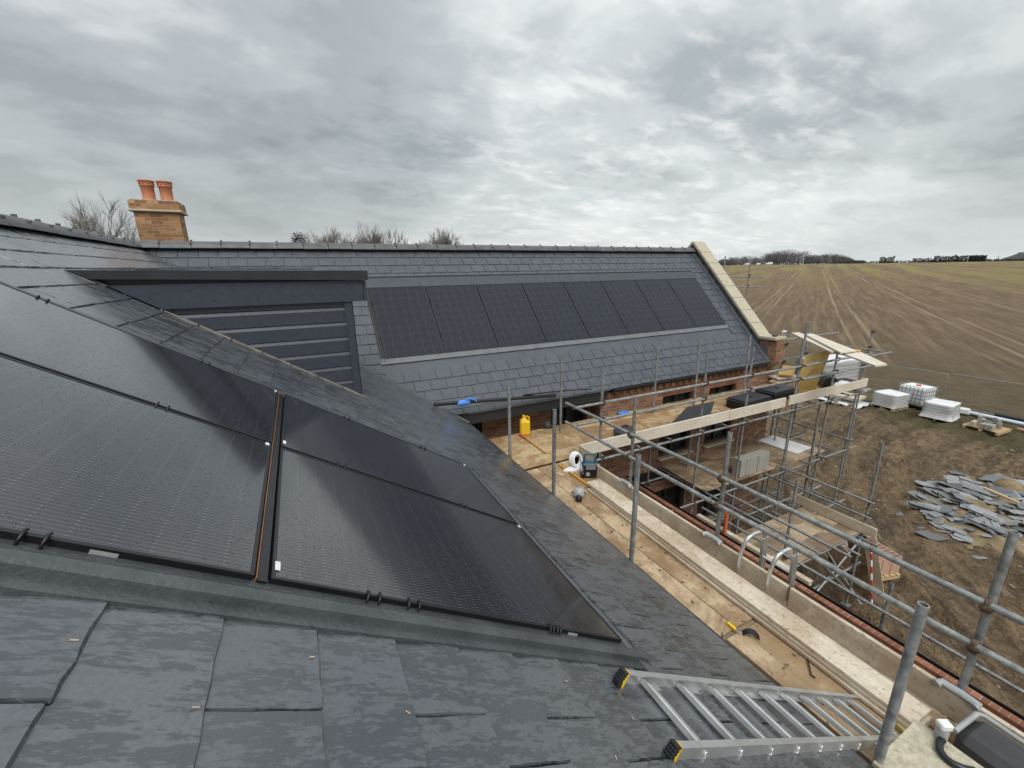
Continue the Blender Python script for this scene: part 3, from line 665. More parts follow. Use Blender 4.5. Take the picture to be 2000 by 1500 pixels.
for i in range(8):
    o = pB if i == 0 else copy_tree(pB)
    Mx = basis(V(1, 0, 0), uB, nB).to_4x4(); Mx.translation = PB(5.24, 1.312+.567+1.157*i, .032); o.matrix_world = Mx
    tag(o, Blab[i], 'solar panel', 'solar panels in a row on the rear roof')
    for yy in (-.42, .45): clamp(o, -.567, yy, 'y')

# ================================================================== THE GROUND
fd = ray(1592, 512); fd = V(fd.x, fd.y, 0).normalized(); fp = V(fd.y, -fd.x, 0)
def sstep(a, b, x): t = min(1, max(0, (x-a)/(b-a))); return t*t*(3-2*t)
TRK = [(24, -6, q) for q in (9.6, 11.3, 12.6, 14.3, 15.3, 17.0)]+[(14, 22, q) for q in (12.3, 14.0, 15.2, 16.9)]
RUT = [0]
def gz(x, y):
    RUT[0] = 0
    r = math.hypot(x, y); z = GZ+8.6*sstep(34, 520, r)
    k = sstep(4, 9, x)*(1-sstep(26, 33, x))*sstep(-6, -2, y)*(1-sstep(15, 19, y))
    if k > 0:
        c = x*.93+y*.36; a = -x*.36+y*.93      # vehicles have crossed the mud along c, sinking lanes across a
        n1 = noise.noise(V(x*.35, y*.35, 0)); n2 = noise.noise(V(c*.5, a*2.2, 3)); n3 = noise.noise(V(x*2.2, y*2.2, 7)); n4 = noise.noise(V(c*3.0, a*5.5, 9))
        lane = math.sin(a*2.1+n1*3.0)
        z += k*(.06*n1+.09*n2+.06*n3+.055*n4+.05*lane*abs(lane)+.04*math.sin(c*17+4*n1)*max(0, -lane)*(1 if n2 < .1 else .3))
        for cx, cy, R_ in TRK:
            dd = math.hypot(x-cx, y-cy)-R_; ad = abs(dd)
            if ad < .62:
                ang = math.atan2(y-cy, x-cx)*R_; kk = k*(.6+.4*noise.noise(V(ang*.3, R_, 1)))
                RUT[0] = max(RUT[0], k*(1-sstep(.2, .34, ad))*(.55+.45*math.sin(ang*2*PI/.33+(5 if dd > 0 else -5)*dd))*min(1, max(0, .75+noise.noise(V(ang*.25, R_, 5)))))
                z += kk*(-.10*(1-sstep(.18, .30, ad))+.075*(1-abs(ad-.42)/.2 if abs(ad-.42) < .2 else 0)+(.035*math.sin(ang*2*PI/.33+(5 if dd > 0 else -5)*dd) if ad < .26 else 0))
    elif r < 300: z += .05*noise.noise(V(x*.3, y*.3, 5))
    return z
def axis(lo, a, b, hi, st):
    v = []; x = a
    while x <= b: v.append(x); x += st
    d = st; x = b
    while x < hi: d *= 1.22; x += d; v.append(x)
    d = st; x = a
    while x > lo: d *= 1.3; x -= d; v.insert(0, x)
    return v
xs = axis(-2600, 6, 31, 2600, .085); ys = axis(-2600, -1.5, 14.5, 2600, .085)
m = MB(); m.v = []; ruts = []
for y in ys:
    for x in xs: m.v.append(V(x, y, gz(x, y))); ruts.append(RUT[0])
nx = len(xs)
m.f = [(j*nx+i, j*nx+i+1, (j+1)*nx+i+1, (j+1)*nx+i) for j in range(len(ys)-1) for i in range(nx-1)]; m.sm = [True]*len(m.f)
n = N('earth and field'); co = n.coord(); sx_ = n.n('ShaderNodeSeparateXYZ', ins={0: co}); X, Y = sx_.outputs[0], sx_.outputs[1]
a1 = n.noise(co, .5, 6, .6, .4); a2 = n.noise(co, 2.6, 6, .65); a3 = n.noise(co, 14, 5, .65)
xc = n.math('SUBTRACT', X, 24.0); yc = n.math('ADD', Y, 6.0); rr_ = n.math('SQRT', n.math('ADD', n.math('MULTIPLY', xc, xc), n.math('MULTIPLY', yc, yc))); an = n.math('MULTIPLY', n.math('ARCTAN2', yc, n.math('MULTIPLY', xc, -1.0)), 14.0)
pol_ = lambda a_, b_: n.n('ShaderNodeCombineXYZ', ins={0: n.math('MULTIPLY', rr_, a_), 1: n.math('MULTIPLY', an, b_), 2: 0.0}).outputs[0]
a4 = n.noise(pol_(1.3, .22), 1.2, 6, .66, .5)
mud = n.mix(n.ramp(n.math('MULTIPLY_ADD', a4, .6, n.math('MULTIPLY', a1, .45)), [(.40, 0), (.60, 1)]), (.098, .064, .038), (.30, .208, .114))
a5 = n.noise(pol_(1.7, .75), 3.0, 6, .72, .3)
mud = n.mix(n.math('MULTIPLY', n.ramp(a5, [(.53, 0), (.62, 1)]), .5), mud, (.066, .046, .030)); mud = n.mix(n.math('MULTIPLY', n.ramp(a5, [(.40, 1), (.50, 0)]), .7), mud, (.35, .265, .16))
mud = n.mix(n.math('MULTIPLY', n.ramp(a3, [(.45, 0), (.65, 1)]), .5), mud, (.055, .038, .023))
mud = n.mix(n.math('MULTIPLY', n.ramp(a2, [(.55, 0), (.72, 1)]), .3), mud, (.36, .26, .14))
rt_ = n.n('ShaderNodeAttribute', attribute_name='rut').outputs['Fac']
mud = n.mix(n.math('MULTIPLY', rt_, .62), mud, (.060, .042, .028))      # wet mud in the wheel ruts, darkened to paint in their missing shade
# site grass: a worn strip by the pallets
def band(v, lo, hi, soft, ns, amt):
    q = n.math('MULTIPLY_ADD', ns, amt, v); q = n.math('SUBTRACT', q, amt*.5)
    return n.math('MULTIPLY', n.n('ShaderNodeMapRange', ins={0: q, 1: lo-soft, 2: lo+soft}).outputs[0], n.math('SUBTRACT', 1.0, n.n('ShaderNodeMapRange', ins={0: q, 1: hi-soft, 2: hi+soft}).outputs[0]))
grass = n.mix(n.ramp(a3, [(.35, 0), (.7, 1)]), (.05, .052, .020), (.15, .125, .055))
gm = n.math('MULTIPLY', band(X, 25.2, 60, .7, a1, 5.0), n.math('SUBTRACT', 1.0, n.n('ShaderNodeMapRange', ins={0: n.math('MULTIPLY_ADD', a1, 4.0, Y), 1: 11.0, 2: 14.0}).outputs[0]))
c = n.mix(n.math('MULTIPLY', gm, .85), mud, grass)
# headland: rough tufty grass between the fence and the crop rows
hd = n.mix(n.ramp(n.noise(n.n('ShaderNodeMapping', ins={'Vector': co, 'Rotation': (0, 0, .35), 'Scale': (2.2, .6, 1)}).outputs[0], 1.1, 6, .7), [(.35, 0), (.65, 1)]), (.085, .068, .034), (.19, .135, .075))
c = n.mix(n.n('ShaderNodeMapRange', ins={0: n.math('MULTIPLY_ADD', a1, 2.5, X), 1: 29.5, 2: 32.0}).outputs[0], c, hd)
# stubble field: drill rows and tramlines along the field's own direction
U = n.math('ADD', n.math('MULTIPLY', X, fp.x), n.math('MULTIPLY', Y, fp.y)); W_ = n.math('ADD', n.math('MULTIPLY', X, fd.x), n.math('MULTIPLY', Y, fd.y))
rowco = n.n('ShaderNodeCombineXYZ', ins={0: n.math('MULTIPLY', U, 1.0), 1: n.math('MULTIPLY', W_, .035), 2: 0.0}).outputs[0]
r1 = n.noise(rowco, .22, 5, .62); r2 = n.noise(rowco, 1.4, 5, .65); r3 = n.noise(n.n('ShaderNodeCombineXYZ', ins={0: U, 1: n.math('MULTIPLY', W_, .2), 2: 2.0}).outputs[0], .9, 6, .7)
f = n.mix(n.ramp(r3, [(.35, 0), (.68, 1)]), (.125, .082, .046), (.20, .137, .078))
f = n.mix(n.math('MULTIPLY', n.ramp(r2, [(.46, 0), (.62, 1)]), .6), f, (.27, .205, .12)); r5 = n.noise(n.n('ShaderNodeCombineXYZ', ins={0: U, 1: n.math('MULTIPLY', W_, .03), 2: 9.0}).outputs[0], 2.6, 3, .6); f = n.mix(n.math('MULTIPLY', n.ramp(r5, [(.5, 0), (.6, 1)]), .42), f, (.085, .056, .034))
# pale pressed straw along the wheelings
fr = n.math('ABSOLUTE', n.math('SUBTRACT', n.math('FRACT', n.math('MULTIPLY_ADD', U, 1/11.0, n.math('MULTIPLY', r1, .1))), .5))
fr2 = n.math('ABSOLUTE', n.math('SUBTRACT', fr, .085)); tl = n.math('MULTIPLY', n.math('SUBTRACT', 1.0, n.n('ShaderNodeMapRange', ins={0: fr2, 1: .0, 2: .028}).outputs[0]), n.ramp(n.noise(rowco, .9, 4, .6), [(.36, 0), (.6, 1)]))
f = n.mix(n.math('MULTIPLY', tl, .9), f, (.37, .295, .185))
yl = n.math('MULTIPLY', n.ramp(n.noise(n.n('ShaderNodeCombineXYZ', ins={0: U, 1: n.math('MULTIPLY', W_, .05), 2: 5.0}).outputs[0], .16, 5, .6), [(.46, 0), (.6, 1)]), n.n('ShaderNodeMapRange', ins={0: n.math('MULTIPLY_ADD', U, 1.3, W_), 1: 120.0, 2: 330.0}).outputs[0])
f = n.mix(n.math('MULTIPLY', yl, .72), f, (.25, .22, .06))
dist_ = n.math('MULTIPLY_ADD', n.noise(co, .18, 4, .6), 16.0, X)
c = n.mix(n.n('ShaderNodeMapRange', ins={0: dist_, 1: 46.0, 2: 56.0}).outputs[0], c, f)
far = n.n('ShaderNodeMapRange', ins={0: n.n('ShaderNodeVectorMath', operation='LENGTH', ins={0: co}).outputs['Value'], 1: 470.0, 2: 560.0}).outputs[0]
c = n.mix(far, c, (.11, .09, .06))
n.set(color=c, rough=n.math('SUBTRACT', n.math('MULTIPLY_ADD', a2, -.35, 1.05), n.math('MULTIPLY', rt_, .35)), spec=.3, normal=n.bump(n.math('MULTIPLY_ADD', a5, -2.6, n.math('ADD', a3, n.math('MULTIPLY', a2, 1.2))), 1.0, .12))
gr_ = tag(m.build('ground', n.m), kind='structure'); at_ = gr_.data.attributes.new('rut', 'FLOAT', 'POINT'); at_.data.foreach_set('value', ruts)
# low rise on the far right
m = MB(); hp = []
for i in range(25):
    for j in range(9):
        q = ray(1905+i*9, 510); d = V(q.x, q.y, 0).normalized(); u = (j-4)/4; rr = 700+90*u
        h = 1.0+(15*sstep(0, 14, i))*(1-u*u)*(.9+.2*noise.noise(V(i*.5, j*.5, 0))); hp.append(d*rr+V(0, 0, h-1.5))
m.add(hp, [(i*9+j, i*9+j+1, (i+1)*9+j+1, (i+1)*9+j) for i in range(24) for j in range(8)], True)
tag(m.build('hills', simple('far hillside', (.045, .045, .036), .95, sc=.05, var=.4)), kind='structure')

# ------------------------------------------------------------------ distant trees
def at_dist(u, v, dist): q = ray(u, v); return q*(dist/math.hypot(q.x, q.y))
def bare_tree(m, base, h, lean, spread, depth, seed, tw):
    rnd = random.Random(seed)
    def grow(p, d, L, r, lev):
        n_ = 3; pts = [p]; dd = d.copy()
        for i in range(n_):
            dd = (dd+V(rnd.gauss(0, .10), rnd.gauss(0, .10), .05)).normalized(); pts.append(pts[-1]+dd*(L/n_))
        m.path(pts, [r*(1-.45*i/n_) for i in range(n_+1)], 5 if lev < 2 else 3)
        if lev >= depth: return
        k = rnd.randint(5, 7) if lev else 18
        for i in range(k):
            t = rnd.uniform(.35, 1.0) if lev else .25+.75*i/(k-1); q = pts[0].lerp(pts[-1], t); az = rnd.uniform(0, 2*PI); tilt = spread*rnd.uniform(.6, 1.3)
            e = dd.orthogonal().normalized(); e = (Matrix.Rotation(az, 3, dd)@e); nd = (dd*math.cos(tilt)+e*math.sin(tilt)); nd.z += .12
            grow(q, nd.normalized(), L*rnd.uniform(.45, .66)*(1 if lev else (1.15-.5*t)), max(tw, r*.5), lev+1)
    grow(Vector(base), V(lean, 0, 1).normalized(), h*.98, h*.016, 0)
TR = [(214, 388, 46, .47, 4, 'wide bare tree left of the brick chimney', None),
      (628, 447, 62, .45, 4, 'thin bare tree just right of the small evergreen', 1), (658, 446, 64, .40, 4, 'slim bare tree standing alone between evergreen and thicket', 1),
      (737, 440, 66, .42, 4, 'tallest upright bare tree of the middle trees', 1), (764, 446, 66, .36, 3, 'narrow bare tree right of the tallest middle one', 1), (786, 456, 70, .4, 3, 'smallest bare tree between two larger groups', 1),
      (822, 449, 74, .42, 4, 'left bare tree of the dense pair above the ridge', 1), (845, 449, 74, .45, 4, 'broad middle bare tree of the dense group above the ridge', 1), (872, 453, 76, .45, 4, 'right bare tree of the dense group above the ridge', 1)]
for i, (u, v, ds, sp, dp, lab, g) in enumerate(TR):
    top = at_dist(u, v, ds); b = V(top.x, top.y, GZ); H = (top.z-GZ); m = MB(); bare_tree(m, b, H*.80, .02, sp, dp, 61+i, (.0105*ds/46))
    r_ = thing('bare_tree', b, lab, 'tree', 'bare winter trees beyond the rear roof')
    k_ = 1.05*H/max(v.z-GZ for v in m.v); m.v = [b+(v-b)*k_ for v in m.v]
    m.build('crown', M['twig'], r_); m = MB(); m.tube(b, b+V(0, 0, H*.3), H*.02, 8, H*.014); m.build('trunk', M['bark'], r_)
# the evergreen poking over the ridge
top = at_dist(583, 460, 58); b = V(top.x, top.y, GZ); H = top.z-GZ; r_ = thing('cedar_tree', b, 'dark flat topped evergreen showing just above the ridge', 'tree')
m = MB(); rnd = random.Random(3)
for i in range(1500):
    z = rnd.uniform(.35, 1)**.6; rad = (1.12-z)*H*.30+.4; a = rnd.uniform(0, 2*PI); q = rad*math.sqrt(rnd.random()); rad *= .75+.5*abs(noise.noise(V(a*1.5, z*9, 2))); q = rad*math.sqrt(rnd.random()); z_ = z*H+rnd.gauss(0, .25)
    c_ = b+V(q*math.cos(a), q*math.sin(a), z_-.08*q); d = V(math.cos(a+rnd.gauss(0, .6)), math.sin(a), .15).normalized(); s_ = rnd.uniform(.15, .4); e = V(-d.y, d.x, 0)
    m.add([c_-e*s_*.4, c_+d*s_, c_+e*s_*.4, c_-d*s_*.3+V(0, 0, .1)], [(0, 1, 2, 3)])
m.build('crown', M['conifer'], r_); m = MB(); m.tube(b, b+V(0, 0, H*.8), .25, 8, .08); m.build('trunk', M['bark'], r_)
# the wood on the skyline: one mass
m = MB(); rnd = random.Random(9)
for i in range(420):
    t = rnd.random(); u = 1398+t*292; ds = 540+rnd.uniform(0, 90); prof = 15*(1-abs(t-.5)**2.6*3.2)-6*sstep(.75, 1, t)+1.5*math.sin(t*17)+(2.5 if .3 < t < .6 else 0)
    p = at_dist(u, 515, ds); b = V(p.x, p.y, 0); H = max(4, prof*.82*rnd.uniform(.75, 1.1)); s_ = V(fp.x, fp.y, 0)
    m.tube(b, b+V(0, 0, H*.8), .14, 3, .05)
    dk = 60 if rnd.random() < .8 else 90
    for k in range(dk):
        z = H*rnd.uniform(.25, 1); q = (1-abs(z/H-.6))*H*.22; c_ = b+V(rnd.gauss(0, q), rnd.gauss(0, q), z); e = V(rnd.gauss(0, 1), rnd.gauss(0, 1), rnd.gauss(.9, .6)).normalized(); o_ = e.orthogonal().normalized()
        L_ = rnd.uniform(.5, 1.3); w_ = rnd.uniform(.10, .3); m.add([c_-e*L_, c_+o_*w_, c_+e*L_, c_-o_*w_], [(0, 1, 2, 3)])
tag(m.build('woodland', M['farwood']), 'long leafless wood along the skyline beyond the field', 'woodland', None, 'stuff')
def hedge(name, u0, u1, ds, h, lab, seed, nn=1300):
    m = MB(); rnd = random.Random(seed)
    for i in range(nn):
        u = u0+(u1-u0)*rnd.random(); p = at_dist(u, 513, ds+rnd.uniform(-3, 3)); z = -.6+(h+.6)*rnd.random()*(.75+.5*noise.noise(V(u*.12, seed, 0))+.2); c_ = V(p.x, p.y, gz(p.x, p.y)+z)
        e = V(rnd.gauss(0, 1), rnd.gauss(0, 1), rnd.gauss(0, 1)).normalized(); o_ = e.orthogonal().normalized(); s_ = rnd.uniform(.3, .75); m.add([c_-e*s_, c_+o_*s_*.7, c_+e*s_, c_-o_*s_*.7], [(0, 1, 2, 3)])
    tag(m.build(name, M['hedge']), lab, 'hedge')
hedge('hedge', 1822, 1888, 520, 5.0, 'longer dark clipped hedge block on the right skyline', 1); hedge('hedge', 1890, 1924, 520, 5.0, 'shorter dark clipped hedge block on the far right skyline', 2)
hedge('hedge', 1717, 1746, 525, 5.5, 'small dark hedge clump beyond the right end of the wood', 3, 600); hedge('hedge', 1410, 1690, 515, 2.2, 'low field hedge along the foot of the wood', 4, 2200); hedge('hedge', 1780, 1826, 522, 3.5, 'thin scrubby hedge left of the clipped blocks', 5, 500); hedge('hedge', 1690, 2010, 530, 1.7, 'continuous low hedge running under the right skyline', 6, 2400)
for u, v0, lab in ((1951, 499, 'thin utility pole on the skyline left of the other'), (1992, 492, 'utility pole on the rise at the far right edge')):
    p = at_dist(u, v0, 640); b = V(p.x, p.y, p.z-9); r_ = thing('utility_pole', b, lab, 'pole'); m = MB(); m.tube(b, V(p.x, p.y, p.z), .22, 6, .14); m.build('pole', M['bark'], r_)
    m = MB(); m.bar(V(p.x, p.y, p.z-.5)-fp*1.6, V(p.x, p.y, p.z-.5)+fp*1.6, .2, .2); m.build('crossarm', M['bark'], r_)
def van(u, ds, L, H, lab):
    p = at_dist(u, 515.5, ds); b = V(p.x, p.y, gz(p.x, p.y)); r_ = thing('parked_van', b, lab, 'van'); x = -fp; M3 = basis(x, fd, V(0, 0, 1)); m = MB()
    m.box(b+V(0, 0, .35+H*.3), (L, 1.9, H*.6), M3, .1); m.prism([b+M3@V(-L*.45, -.9, .3+H*.6), b+M3@V(L*.25, -.9, .3+H*.6), b+M3@V(L*.12, -.8, H+.2), b+M3@V(-L*.42, -.8, H+.2)], M3@V(0, 1.7, 0)); m.build('body', M['tank'], r_)
    for q in (-.3, .3):
        m = MB(); m.tube(b+M3@V(L*q, -.98, .35), b+M3@V(L*q, -.75, .35), .35, 12); m.build('wheel', M['plast'], r_)
van(1460, 505, 5.5, 1.9, 'long white van parked behind the gable on the field edge'); van(1481, 505, 4.2, 1.7, 'small white car parked at the middle of the far field edge'); van(1502, 505, 6.5, 2.4, 'pale box van parked rightmost along the far field edge')

# ================================================================== SCAFFOLDING
TR_ = .02415
def coupler(root, p, name='coupler'):
    top = root
    while top.parent: top = top.parent
    p = Vector(p); ax, of = (V(0, 1, 0), V(-.055, 0, 0)) if top == scA else (V(1, 0, 0), V(0, -.053, 0)); m = MB(); up = V(0, 0, 1); q = p+of; sd3 = of.normalized()
    m.tube(p-up*.031, p+up*.031, .0305, 12); m.tube(q-ax*.031, q+ax*.031, .0305, 12); m.box((p+q)/2, (.05, .05, .05), None, .008)
    for c, d, e_ in ((p, up, ax), (q, ax, up)):      # hinged flap, stud and nut on each sleeve
        f = c+e_*.040-sd3*(.006 if c is p else -.006); m.box(f, (.030, .030, .034), None, .004); m.tube(f-sd3*.03, f+sd3*.045, .0065, 6); m.tube(f+sd3*.02, f+sd3*.034, .0135, 6); m.tube(c-e_*.042-d*.022, c-e_*.042+d*.022, .009, 6)
    return m.build('coupler', M['coup'], root)
def standard(root, top, zb, cz=(), mat='galv', lap=None):
    m = MB(); t = Vector(top); b = V(t.x, t.y, zb); m.tube(b, t, TR_, 14, hollow=True)
    if lap: m.tube(b+V(.055, .01, 0), V(t.x+.055, t.y+.01, lap), TR_, 12, hollow=True)
    o = m.build('standard', M[mat], root)
    for z in cz: coupler(o, V(t.x, t.y, z))
    return o
def rail(root, p, q, name='guard_rail', mat='galv', r=TR_):
    m = MB(); m.tube(p, q, r, 12, hollow=True); p = Vector(p); a = (Vector(q)-p).normalized(); m.tube(p, p+a*.004, r*.8, 10)
    return m.build(name, M[mat], root)
scA = thing('scaffold', (3.25, 2.5, GZ), 'galvanised tube scaffold walkway running along the near eave with stained boards', 'scaffold')
scB = thing('scaffold', (8.5, 6.1, GZ), 'tube scaffold with two board decks standing along the brick front wall', 'scaffold')
XI, XO = 2.62, 3.92
for y, zt, mt in ((.66, -1.655, 'galv'), (2.69, -1.66, 'galv'), (4.135, -1.645, 'galvrust'), (5.40, -1.645, 'galv')): standard(scA, (XI, y, zt), GZ, (-3.3, -5.3), mt)
for y, zt, mt in ((.685, -1.668, 'galv'), (2.72, -1.695, 'galv'), (4.155, -1.68, 'galvrust')): standard(scA, (XO, y, zt), GZ, (-2.225, -2.56, -3.33, -5.3), mt)
for y in (-1.35,): standard(scA, (XO, y, -1.7), GZ, (), 'galv')
rail(scA, (XO-.055, -1.8, -2.205), (XO-.055, 5.74, -2.205)); rail(scA, (XO-.055, -1.8, -2.545), (XO-.055, 5.74, -2.545))
for z in (-3.33, -5.3): rail(scA, (XO+.055, -1.8, z), (XO+.055, 5.5, z), 'ledger'); rail(scA, (XI-.055, -1.8, z), (XI-.055, 5.5, z), 'ledger')
for y in (.75, 1.9, 2.78, 4.22, 5.3):
    rail(scA, (2.35, y, -3.27), (4.05, y, -3.27), 'transom')
    rail(scA, (2.35, y+.05, -5.25), (4.05, y+.05, -5.25), 'transom')
def board(root, x0, x1, y0, y1, zt, mat, th=.038, name='deck_board'):
    m = MB(); m.box(((x0+x1)/2, (y0+y1)/2, zt-th/2), (x1-x0, y1-y0, th), None, .003); return m.build(name, M[mat], root)
e = [2.30, 2.525, 2.75, 2.975, 3.2, 3.425, 3.64, 3.825]
for i in range(7):
    dz = random.uniform(-.004, .004)
    board(scA, e[i]+.003, e[i+1]-.003-(.012 if i in (2,) else 0), 1.92, 5.56, DK+dz, 'deckY'); board(scA, e[i]+.003+(.03 if i == 3 else 0), e[i+1]-.003, -1.8, 1.87, DK+random.uniform(-.006, .003), 'deckY')
board(scA, 2.3, 3.82, 1.872, 1.918, DK-.02, 'lowdeck')
for y0, y1 in ((1.86, 4.90), (-1.8, 1.85)):
    m = MB(); m.box((3.85, (y0+y1)/2, DK+.11), (.038, y1-y0, .225), None, .004); m.build('toe_board', M['plankY'], scA)
m = MB(); m.path([(3.832, 1.855, -2.952), (3.82, 1.855, -2.97), (3.82, 1.855, -3.1)], .006, 5); m.path([(3.832, 1.855, -2.945), (3.87, 1.855, -2.945), (3.882, 1.855, -2.97)], .006, 5); m.build('board_clip', M['coup'], scA)
for y in (.685, 2.72, 4.155):      # lagged toe-board clips at the posts
    m = MB(); m.path([(3.80, y-.10, -2.955), (3.835, y-.11, -2.945), (3.84, y-.02, -2.94), (3.845, y+.08, -2.945), (3.80, y+.10, -2.955)], .028, 8); m.build('board_clip', M['gplast'], scA)
# --- along the front wall
YO, YI = 5.60, 6.68
pd = hy(1570, 664, YO); 
BO = [(4.515, -1.723, 'galv'), (7.084, -1.711, 'galvrust'), (8.475, -1.645, 'galv'), (pd.x, pd.z, 'galv'), (11.76, -1.92, 'galv'), (13.06, -2.35, 'galv')]
for x, zt, mt in BO: standard(scB, (x, YO, zt), GZ, (-2.25, -2.56, -3.32, -4.93, -6.6), mt, lap=(-1.25 if mt == 'galv' and abs(x-pd.x) < .01 else None))
for x, zt in ((4.375, -1.65), (6.85, -1.65), (8.15, -1.6), (9.93, -1.66), (11.6, -3.0)): standard(scB, (x, YI, zt), GZ, (-3.32, -4.93))
rail(scB, (3.87, YO-.05, -2.245), (12.1, YO-.05, -2.245)); rail(scB, (3.87, YO-.05, -2.56), (12.2, YO-.05, -2.56))
rail(scB, (10.3, YO-.09, -2.24), (13.2, YO-.09, -2.24)); rail(scB, (10.3, YO-.09, -2.57), (13.3, YO-.09, -2.57))
for z in (-3.31, -4.92, -6.6):
    rail(scB, (4.2, YO-.055, z), (13.5, YO-.055, z), 'ledger')
    rail(scB, (4.2, YI+.055, z), (12.2, YI+.055, z), 'ledger')
for x in (4.55, 5.4, 6.2, 7.12, 7.8, 8.52, 9.3, 10.4, 11.0, 11.8, 12.5, 13.1):
    rail(scB, (x, YO-.09, -3.262), (x, 7.0, -3.262), 'transom', 'galv', .02)
for x in (7.6, 8.55, 9.6, 10.4, 11.1, 11.82): rail(scB, (x, YO-.2, -4.872), (x, 7.05, -4.872), 'transom')
for x, y0 in ((9.0, 5.2), (10.4, 4.9), (11.85, 4.9), (13.1, 5.3)): rail(scB, (x, y0, -6.55), (x, 7.0, -6.55), 'transom')
rail(scB, hx(1507, 812, 13.0), hx(1664, 861, 13.0), 'ledger'); rail(scB, hx(1512, 840, 13.0), hx(1620, 877, 13.0), 'ledger'); rail(scB, (11.2, YI+.12, -4.99), (13.3, YI+.12, -4.99), 'ledger')
for x, y, z in ((12.1, 7.3, -3.3), (12.35, 7.25, -3.3), (11.65, 5.72, -3.35), (10.5, 5.74, -4.7), (9.95, 6.6, -4.9)): standard(scB, (x, y, z), GZ)
rail(scB, (11.72, 4.7, -5.95), (11.72, 7.1, -5.95), 'transom'); rail(scB, (9.2, YO+.06, -5.9), (12.3, YO+.06, -5.9), 'ledger')
ye = [5.63, 6.02, 6.36, 6.70, 7.08]; xe = [[2.6, 5.0, 7.42, 9.85, 11.62], [2.6, 6.1, 8.5, 11.62], [2.6, 4.4, 6.85, 9.3, 11.62], [2.6, 5.6, 8.0, 11.62]]
for j in range(4):
    for a, b in zip(xe[j], xe[j][1:]): board(scB, a+.003, b-.003, ye[j]+.003, ye[j+1]-.003, DK+random.uniform(-.004, .004), 'deckX', .02)
for j in range(3): board(scB, 11.63, 14.5 if j else 13.4, 5.63+j*.45, 6.07+j*.45, DK+random.uniform(-.004, .004), 'deckX', .03)
for x0, x1, dz in ((4.08, 7.93, 0), (7.945, 9.88, -.005), (10.02, 11.9, .01), (11.91, 13.45, 0)):
    m = MB(); m.box(((x0+x1)/2, 5.585, DK+.112+dz), (x1-x0, .036, .225), None, .004); m.build('toe_board', M['plankX'], scB)
m = MB(); m.box((4.06, 5.35, DK+.112), (.036, .45, .225), None, .004); m.build('toe_board', M['plankY'], scB)
for j in range(4): board(scB, 7.6+(3-j)*-.02, 12.15, 5.64+j*.345, 5.98+j*.345, -4.8+random.uniform(-.004, .004), 'lowdeck', .022)
# --- return round the gable
scG = thing('scaffold', (12.6, 8.0, GZ), 'open tube scaffold turning the corner past the stone gable', 'scaffold')
for p, zt in ((hy(1538, 642, 7.0), 0), (hy(1583, 628, 7.4), 0), (hy(1705, 640, 7.0), 0)): standard(scG, p, GZ, (-2.1, -2.6))
q = hy(1705, 640, 7.0)
rail(scG, (11.5, 7.03, -1.98), (14.6, 7.03, -1.98)); rail(scG, (11.7, 7.03, -2.55), (14.1, 7.03, -2.55)); rail(scG, hx(1654, 677, q.x-.05), hx(1730, 687.5, q.x-.05)); rail(scG, (12.9, 5.5, -2.3), (14.2, 5.5, -2.3))
for x, y in ((12.3, 12.0), (14.6, 12.0)): pass
# --- far scaffold behind the gable
scR = thing('scaffold', (17.5, 12.9, GZ), 'two far scaffold posts with crossed rails seen past the coping', 'scaffold')
for u, v in ((1417, 500), (1466, 508)): standard(scR, hy(u, v, 12.9), GZ, (-.4, -.86))
a = hy(1421, 537, 12.85); b = hy(1490, 541, 12.85); rail(scR, (a.x-3, 12.85, a.z), (b.x, 12.85, b.z)); a = hy(1436, 557, 12.85); b = hy(1488, 560, 12.85); rail(scR, (a.x-3, 12.85, a.z), (b.x, 12.85, b.z))
# --- low loading tower out in the yard
scT = thing('scaffold', (8.7, 4.3, GZ), 'low scaffold loading platform with muddy sheets and one toe board in the yard', 'scaffold')
PZ = -5.5
t2 = hx(1725, 866, 10.12); t1 = hx(1558, 936, 7.75)
for p, cz in ((t2, (PZ+.75, PZ+.4, PZ-.1)), (t1, (PZ+.1, PZ-.1, PZ-1.2)), (V(10.12, 4.95, t2.z-.1), (PZ+.75, PZ-.1)), (V(7.75, 4.95, PZ+.4), (PZ-.1,)), (hx(1743, 1140, 7.1), ())): standard(scT, p, GZ+.03, cz)
for z in (PZ+.40, PZ+.75): rail(scT, (10.06, t2.y-.12, z), (10.06, 5.65, z))
for z in (PZ-.06, PZ-.9): rail(scT, (7.2, t2.y+.05, z), (10.45, t2.y+.05, z), 'ledger'); rail(scT, (7.2, 4.9, z), (10.4, 4.9, z), 'ledger')
for x in (7.8, 8.6, 9.4, 10.05): rail(scT, (x, 3.4, PZ-.11), (x, 5.2, PZ-.11), 'transom')
for j in range(3): board(scT, 7.5+j*.03, 10.03, 3.76+j*.385, 4.14+j*.385, PZ+random.uniform(-.004, .004), 'lowdeck', .03)
m = MB(); m.box((10.07, 4.35, PZ+.12), (.036, 1.75, .225), None, .004); m.build('toe_board', M['plankY'], scT)
rail(scT, (7.4, t2.y+.0, -7.2), (10.1, t2.y-.02, PZ-.1), 'brace'); rail(scT, (8.6, t2.y-.06, -5.7), (10.3, t2.y-.06, -7.2), 'brace'); rail(scT, (10.2, 3.5, -7.2), (10.2, 5.0, PZ-.2), 'brace')
z1 = hx(1486, 1060, 7.0).z
pz = hx(1743, 1140, 7.1)
rail(scT, (7.04, -.5, z1), (7.04, 5.3, z1), 'ledger'); rail(scT, (7.3, pz.y+1.0, z1+.2), (7.3, 5.2, z1+.2), 'ledger'); rail(scT, (7.3, 2.75, z1+.42), (7.3, 5.2, z1+.42), 'ledger'); rail(scT, (6.9, 2.9, PZ+.1), (6.9, 4.9, PZ+.1), 'ledger')
